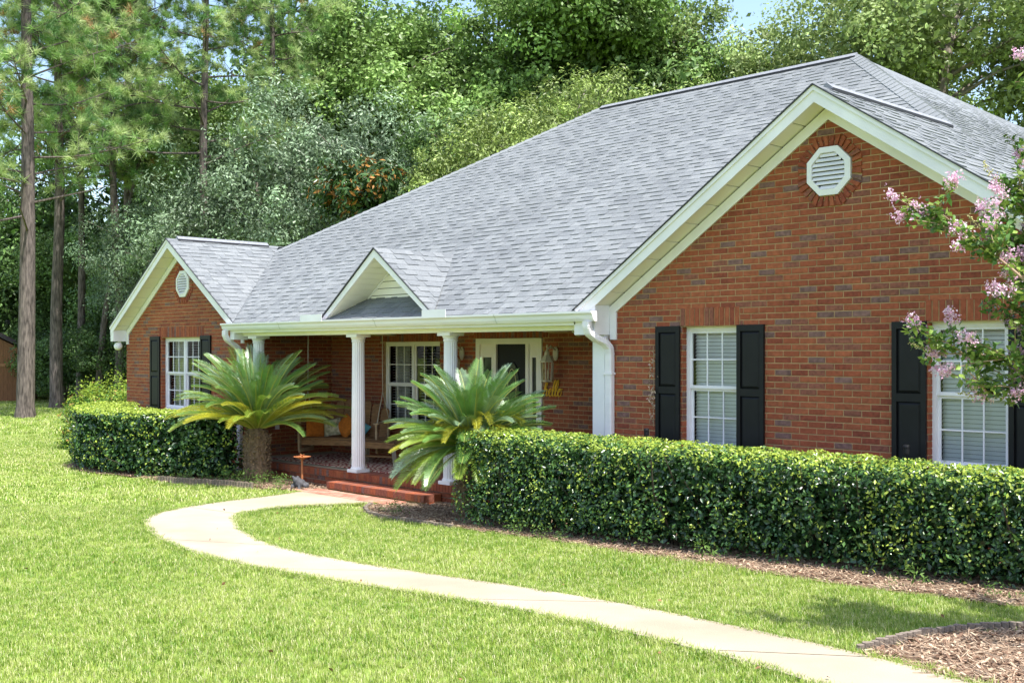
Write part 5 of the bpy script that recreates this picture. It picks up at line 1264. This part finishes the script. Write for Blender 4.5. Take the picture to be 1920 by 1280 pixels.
L_OAK = leafset('oak_silver', (.225,.315,.185), .28, .2, .36); L_POP = leafset('poplar', (.21,.33,.085), .3, .28); L_OLV = leafset('olive', (.25,.33,.085), .28, .24); L_DRK = leafset('darkleaf', (.125,.215,.06), .3, .25); L_SWT = leafset('sweetgum', (.31,.40,.14), .3, .32)
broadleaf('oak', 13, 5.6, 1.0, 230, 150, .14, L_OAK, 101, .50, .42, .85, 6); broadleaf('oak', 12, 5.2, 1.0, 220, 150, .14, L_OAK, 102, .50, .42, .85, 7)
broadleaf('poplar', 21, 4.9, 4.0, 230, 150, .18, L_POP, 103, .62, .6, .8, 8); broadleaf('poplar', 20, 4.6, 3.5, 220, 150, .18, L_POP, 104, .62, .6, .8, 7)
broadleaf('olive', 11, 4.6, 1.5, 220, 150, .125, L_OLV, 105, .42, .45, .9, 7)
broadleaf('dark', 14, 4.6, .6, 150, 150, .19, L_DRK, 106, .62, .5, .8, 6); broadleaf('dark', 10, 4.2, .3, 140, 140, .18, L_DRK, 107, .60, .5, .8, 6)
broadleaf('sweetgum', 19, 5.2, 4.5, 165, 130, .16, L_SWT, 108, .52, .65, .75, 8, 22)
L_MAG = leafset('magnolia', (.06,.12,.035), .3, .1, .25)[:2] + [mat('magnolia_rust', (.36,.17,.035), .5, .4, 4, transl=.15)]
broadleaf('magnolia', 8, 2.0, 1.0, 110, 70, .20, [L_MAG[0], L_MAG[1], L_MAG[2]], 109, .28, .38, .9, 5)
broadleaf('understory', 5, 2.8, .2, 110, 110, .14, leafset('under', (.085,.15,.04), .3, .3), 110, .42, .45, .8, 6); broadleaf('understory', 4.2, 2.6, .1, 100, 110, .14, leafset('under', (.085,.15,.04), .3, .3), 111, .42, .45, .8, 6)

place('olive', 'round_tree', -24.67, 26.28, 12.1, 'rounded olive green tree behind the left part of the main ridge', v=0)
place('olive', 'round_tree', -21.3, 31.2, 11.6, 'small olive treetop showing just above the middle of the ridge', v=0, wide=.72)
place('olive', 'round_tree', -28.8, 25.6, 9.6, 'lower olive tree between rounded tree and rust leaved magnolia', v=0, wide=.85)
place('oak', 'silver_oak', -39.6, 23.8, 14.0, 'silvery oak behind the far gable ridge', v=0)
place('oak', 'silver_oak', -35.0, 26.4, 12.6, 'silvery oak standing behind the rust leaved magnolia', v=1)
place('oak', 'silver_oak', -44.8, 22.6, 9.5, 'low silvery oak between the leaning pine and the tall straight pine', v=1, wide=.9)
place('magnolia', 'magnolia_tree', -31.7, 23.9, 10.3, 'magnolia with rusty orange leaves above the left hip of the roof')
for i, (x, y, h, lab) in enumerate([(-43.5,30,22.5,'tall poplar behind the silvery oak at upper left'), (-39.2,31.4,22.0,'tall bright poplar above the rust leaved magnolia'), (-38.0,36,24.0,'tallest dark crowned poplar left of the rounded olive tree'), (-33.9,36.8,24.5,'poplar rising straight behind the rounded olive tree'),
        (-31.0,40,23.5,'poplar behind the left end of the main ridge vent'), (-49.5,29,20,'poplar behind the tall straight pine')]):
    place('poplar', 'poplar_tree', x, y, h, lab, wide=(1,1.1,1,1.05,.9,1)[i])
for x, y, h, w, lab in [(-28.4,42.6,20.0,.95,'airy sweetgum above the middle of the ridge with sky gaps'), (-23.6,42.8,20.0,1.0,'sweetgum rising behind the ridge peak'), (-17.6,38.6,20.5,1.1,'big sweetgum with visible trunk above the right hip'), (-13.8,41.5,17.5,1.0,'sweetgum at the far upper right beyond the crepe myrtle')]:
    place('sweetgum', 'sweetgum_tree', x, y, h, lab, wide=w)
for x, y, h, lab in [(-63.8,23.2,17,'dark leafy tree behind the shed'), (-60,28.5,19,'dark leafy tree behind the two thick left pines'), (-56.4,30,18.5,'dark leafy tree behind the leaning pine'), (-52.0,31.5,17,'dark leafy tree between leaning pine and straight pine'), (-57.0,24.4,10.5,'lower dark tree beside the second pine trunk'), (-51.3,24.6,9,'lower dark tree behind the lime shrub'), (-47.9,27.5,12.4,'dark tree above the far gable peak'), (-31.5,30.5,13,'dark tree filling the gap left of the rounded tree'), (-45.5,34,20,'dark tall tree behind the tall poplar'), (-55.5,36,25,'dark tall tree filling the gap above the slender pine'), (-50.0,37,25,'dark tall tree filling the gap beside the straight pine'), (-35.8,43,22,'dark tree far behind the rounded olive tree'), (-41.5,40,23,'dark tree deep behind the tall poplars')]:
    place('dark', 'broadleaf_tree', x, y, h, lab)
for x, y, h, lab in [(-61.5,21.6,4.6,'shrubby undergrowth clump behind the shed'), (-57.5,21.8,3.8,'shrubby clump between shed and second pine'), (-53.6,22.0,4.4,'shrubby clump behind the second pine trunk'), (-49.6,22.0,4.4,'shrubby clump under the leaning pine'), (-46.5,21.4,3.6,'shrubby clump left of the far gable corner'), (-43.2,22.5,4.6,'shrubby clump hidden partly by the far gable'), (-65.5,24.5,5.5,'shrubby clump at the far left edge')]:
    place('understory', 'wild_shrub', x, y, h, lab, cat='shrub', group='undergrowth at the wood edge')
# distant wood as one mass
r = np.random.default_rng(77); n = 60000; t = r.uniform(-.62,.5,n); d = r.uniform(62,82,n); z = r.uniform(0,1,n)**1.1*10.5*(1+.25*np.sin(t*23)+.15*np.sin(t*61)); u = t*d; q = np.c_[_c*u-_s*d, _s*u+_c*d, z]
fw = obj('far_woodland', leaf_mesh('far_woodland', q, unit(r.normal(size=(n,3))+[0,0,.5]), r.uniform(.3,.6,n), .6, L_DRK, r.choice(3,n))); tag(fw, 'dense dark woodland far behind house and pines', 'woodland', kind='stuff')

# pines
NEED = [mat('needle_a', (.25,.40,.12), .45, .25, 1.2, transl=.35), mat('needle_b', (.42,.52,.21), .45, .25, 1.2, transl=.35), mat('needle_c', (.14,.27,.085), .45, .25, 1.2, transl=.25), mat('needle_dead', (.34,.22,.09), .6, .25, 2)]
def pine(name, base, path, r0, label, seed, zlow, nbr, spread, height, dens=1.25):
    """path: (dx, dy, z) stations of the trunk relative to the base"""
    rr = random.Random(seed); r = np.random.default_rng(seed); root = empty(name, base); tag(root, label, 'pine tree', 'pines on the lawn edge')
    m = MB(); cp_ = catmull(path, 8); zt = path[-1][2]
    m.tube(cp_, [r0*(1.22 if p[2] < .1 else 1)*(1-.72*max(0,p[2])/zt)+.01*rr.uniform(-.6,.6) for p in cp_], 14); m.build('trunk', BARK, root, True)
    limb = MB(); P = []; D = []; tone = []
    def at(z):
        for a, b in zip(cp_, cp_[1:]):
            if a[2] <= z <= b[2]: return Vector(a).lerp(Vector(b), (z-a[2])/max(1e-6,b[2]-a[2]))
        return Vector(cp_[-1])
    for k in range(nbr):
        z = zlow+(zt-zlow)*((k+rr.random())/nbr); f = (z-zlow)/(zt-zlow); az = k*2.4+rr.uniform(-.5,.5); L_ = spread*(1-.65*f)*rr.uniform(.55,1.1); p = at(z); up = rr.uniform(-.12,.35)+.4*f
        d = Vector((math.cos(az), math.sin(az), up)); e = p+d*L_; md = p.lerp(e,.5)+Vector((0,0,rr.uniform(-.25,.2)*L_*.4)); c3 = catmull([tuple(p),tuple(md),tuple(e)],5); limb.tube(c3, [.045*(1-.85*i/(len(c3)-1))*(1.2-f*.6) for i in range(len(c3))], 5, cap=False)
        if f < .16 and rr.random() < .45:      # dead bare limb
            continue
        for q in range(int(rr.uniform(13,21)*dens)):
            t = rr.uniform(.35,1.05); i = min(int(t*(len(c3)-1)), len(c3)-2); b = Vector(c3[i]).lerp(Vector(c3[i+1]), min(1,t*(len(c3)-1)-i)); s = Vector((rr.gauss(0,.5), rr.gauss(0,.5), rr.gauss(.15,.35))); e2 = b+s*min(1.0,.35+.3*L_)
            limb.tube([b,e2], [.014,.006], 4, cap=False); P.append(e2); D.append((s.normalized()+Vector((0,0,.5))+d*.3).normalized()); tone.append(rr.choices([0,1,2,3],[.42,.38,.18,.02])[0])
            if rr.random() < .6: P.append(b.lerp(e2,.6)+Vector((rr.gauss(0,.12), rr.gauss(0,.12), rr.gauss(0,.12)))); D.append(D[-1]); tone.append(tone[-1])
    limb.build('limbs', BARK, root)
    P = np.array([tuple(p) for p in P]); D = np.array([tuple(p) for p in D]); tone = np.array(tone); per = 50; n = len(P)*per
    dd = unit(np.repeat(D,per,0)*.75+r.normal(size=(n,3))*.62); ln = r.uniform(.24,.44,n)[:,None]; p0 = np.repeat(P,per,0)+r.normal(0,.035,(n,3)); side = unit(np.cross(dd, r.normal(size=(n,3))))*.011
    v = np.empty((n,3,3)); v[:,0] = p0-side; v[:,1] = p0+side; v[:,2] = p0+dd*ln+[0,0,-.02]
    me = bpy.data.meshes.new('needles'); me.vertices.add(3*n); me.vertices.foreach_set('co', v.reshape(-1)); me.loops.add(3*n); me.loops.foreach_set('vertex_index', np.arange(3*n)); me.polygons.add(n); me.polygons.foreach_set('loop_start', np.arange(n)*3); me.polygons.foreach_set('loop_total', np.full(n,3))
    for mm in NEED: me.materials.append(mm)
    me.polygons.foreach_set('material_index', np.repeat(tone,per).astype(np.int32)); me.update(calc_edges=True); obj('crown', me, root)
def g3(x, y): return (x, y, gz(x,y))
pine('pine_tree', g3(-40.2,15.1), [(0,0,-.3),(.05,.05,4),(.0,.1,9),(.1,0,15),(.1,.1,22)], .31, 'thickest pine at left, trunk rising from sunlit lawn', 41, 6.2, 46, 4.6, 22)
pine('pine_tree', g3(-46.9,18.9), [(0,0,-.3),(.0,0,4),(.1,.1,9),(.1,0,16),(.1,.1,23)], .27, 'second thick pine standing behind the lime shrub', 42, 8.3, 44, 4.6, 23)
pine('pine_tree', g3(-45.2,20.8), [(0,0,-.3),(.0,.1,4),(-.1,-.1,8),(-.2,-.2,12),(-.3,-.2,17),(-.3,0,21)], .22, 'slender pine just left of the far gable corner', 43, 11.5, 36, 4.0, 21)
pine('pine_tree', g3(-46.3,20.4), [(0,0,-.3),(.15,.15,3),(.5,.5,6),(1.1,1.1,9.5),(1.5,1.5,12)], .17, 'thin pine leaning to the right behind the slender pine', 44, 9.5, 18, 2.4, 12)
pine('pine_tree', g3(-40.6,22.2), [(0,0,-.3),(.0,.1,5),(.0,.0,10),(.05,.1,16),(0,.1,23)], .22, 'straight pine rising behind the far gable roof', 45, 9.5, 40, 4.4, 23)
pine('pine_tree', g3(-52.5,24.5), [(0,0,-.3),(.0,.1,5),(.2,.0,10),(.05,.1,16),(0,.1,22)], .2, 'background pine between the second and slender pines', 46, 12.0, 36, 4.2, 22)
pine('pine_tree', g3(-41.8,26.0), [(0,0,-.3),(.0,.1,5),(.2,.0,10),(.05,.1,16),(0,.1,24)], .2, 'background pine right of the straight pine', 47, 12.5, 30, 3.6, 24)

pine('pine_tree', g3(-49.3,20.9), [(0,0,-.3),(.0,.1,5),(.2,.0,10),(.05,.1,16),(0,.1,21)], .19, 'thin pine half hidden between the two thick left pines', 48, 12.0, 40, 4.4, 21)
# ------------------------------------------------------------------ wooden shed at the far left
SHD = empty('garden_shed', (-57.6, 20.2, gz(-57.6,20.2)), R(64)); tag(SHD, 'brown wooden barn shaped garden shed at the left edge', 'shed')
# local front faces -Y (towards the house front lawn)
gam = [(-1.75,0),(1.75,0),(1.75,1.75),(1.35,2.55),(0,3.25),(-1.35,2.55),(-1.75,1.75)]
M_SHED = mat('shed_wood', (.19,.088,.040), .8, .25, 6, .2, 20, stretch=(6,6,.6)); M_SHEDR = mat('shed_roof', (.06,.05,.045), .9)
nb = 18
for k in range(nb):
    xa, xb = -1.75+3.5*k/nb+.004, -1.75+3.5*(k+1)/nb-.004; cl = clip_poly([(xa,-.1),(xb,-.1),(xb,4),(xa,4)], ccw(gam)); m = MB()
    m.prism([(p[0],0,p[1]) for p in cl], (0,-2.0,0), (0,-1.98,0)); m.build('board', M_SHED, SHD)
m = MB(); m.prism([(p[0],0,p[1]) for p in gam], (0,-1.97,0), (0,2.0,0)); m.build('wall', M_SHED, SHD)
m = MB()
rf = [(1.85,1.66),(1.42,2.60),(0,3.33),(-1.42,2.60),(-1.85,1.66)]
for a, b in zip(rf, rf[1:]):
    m.add([(a[0],-2.15,a[1]),(b[0],-2.15,b[1]),(b[0],2.1,b[1]),(a[0],2.1,a[1]),(a[0],-2.15,a[1]+.05),(b[0],-2.15,b[1]+.05),(b[0],2.1,b[1]+.05),(a[0],2.1,a[1]+.05)], [(0,1,2,3),(7,6,5,4),(0,4,5,1),(3,2,6,7)])
m.build('roof', M_SHEDR, SHD)
m = MB(); m.box((-1.7,-2.03,1.70), (1.7,-2.001,1.84)); m.box((1.2,-2.028,.05), (1.3,-2.001,1.70)); m.box((-.9,-2.028,.05), (-.8,-2.001,1.70)); m.build('trim_board', mat('shed_trim', (.28,.14,.065), .8, .2, 6), SHD)
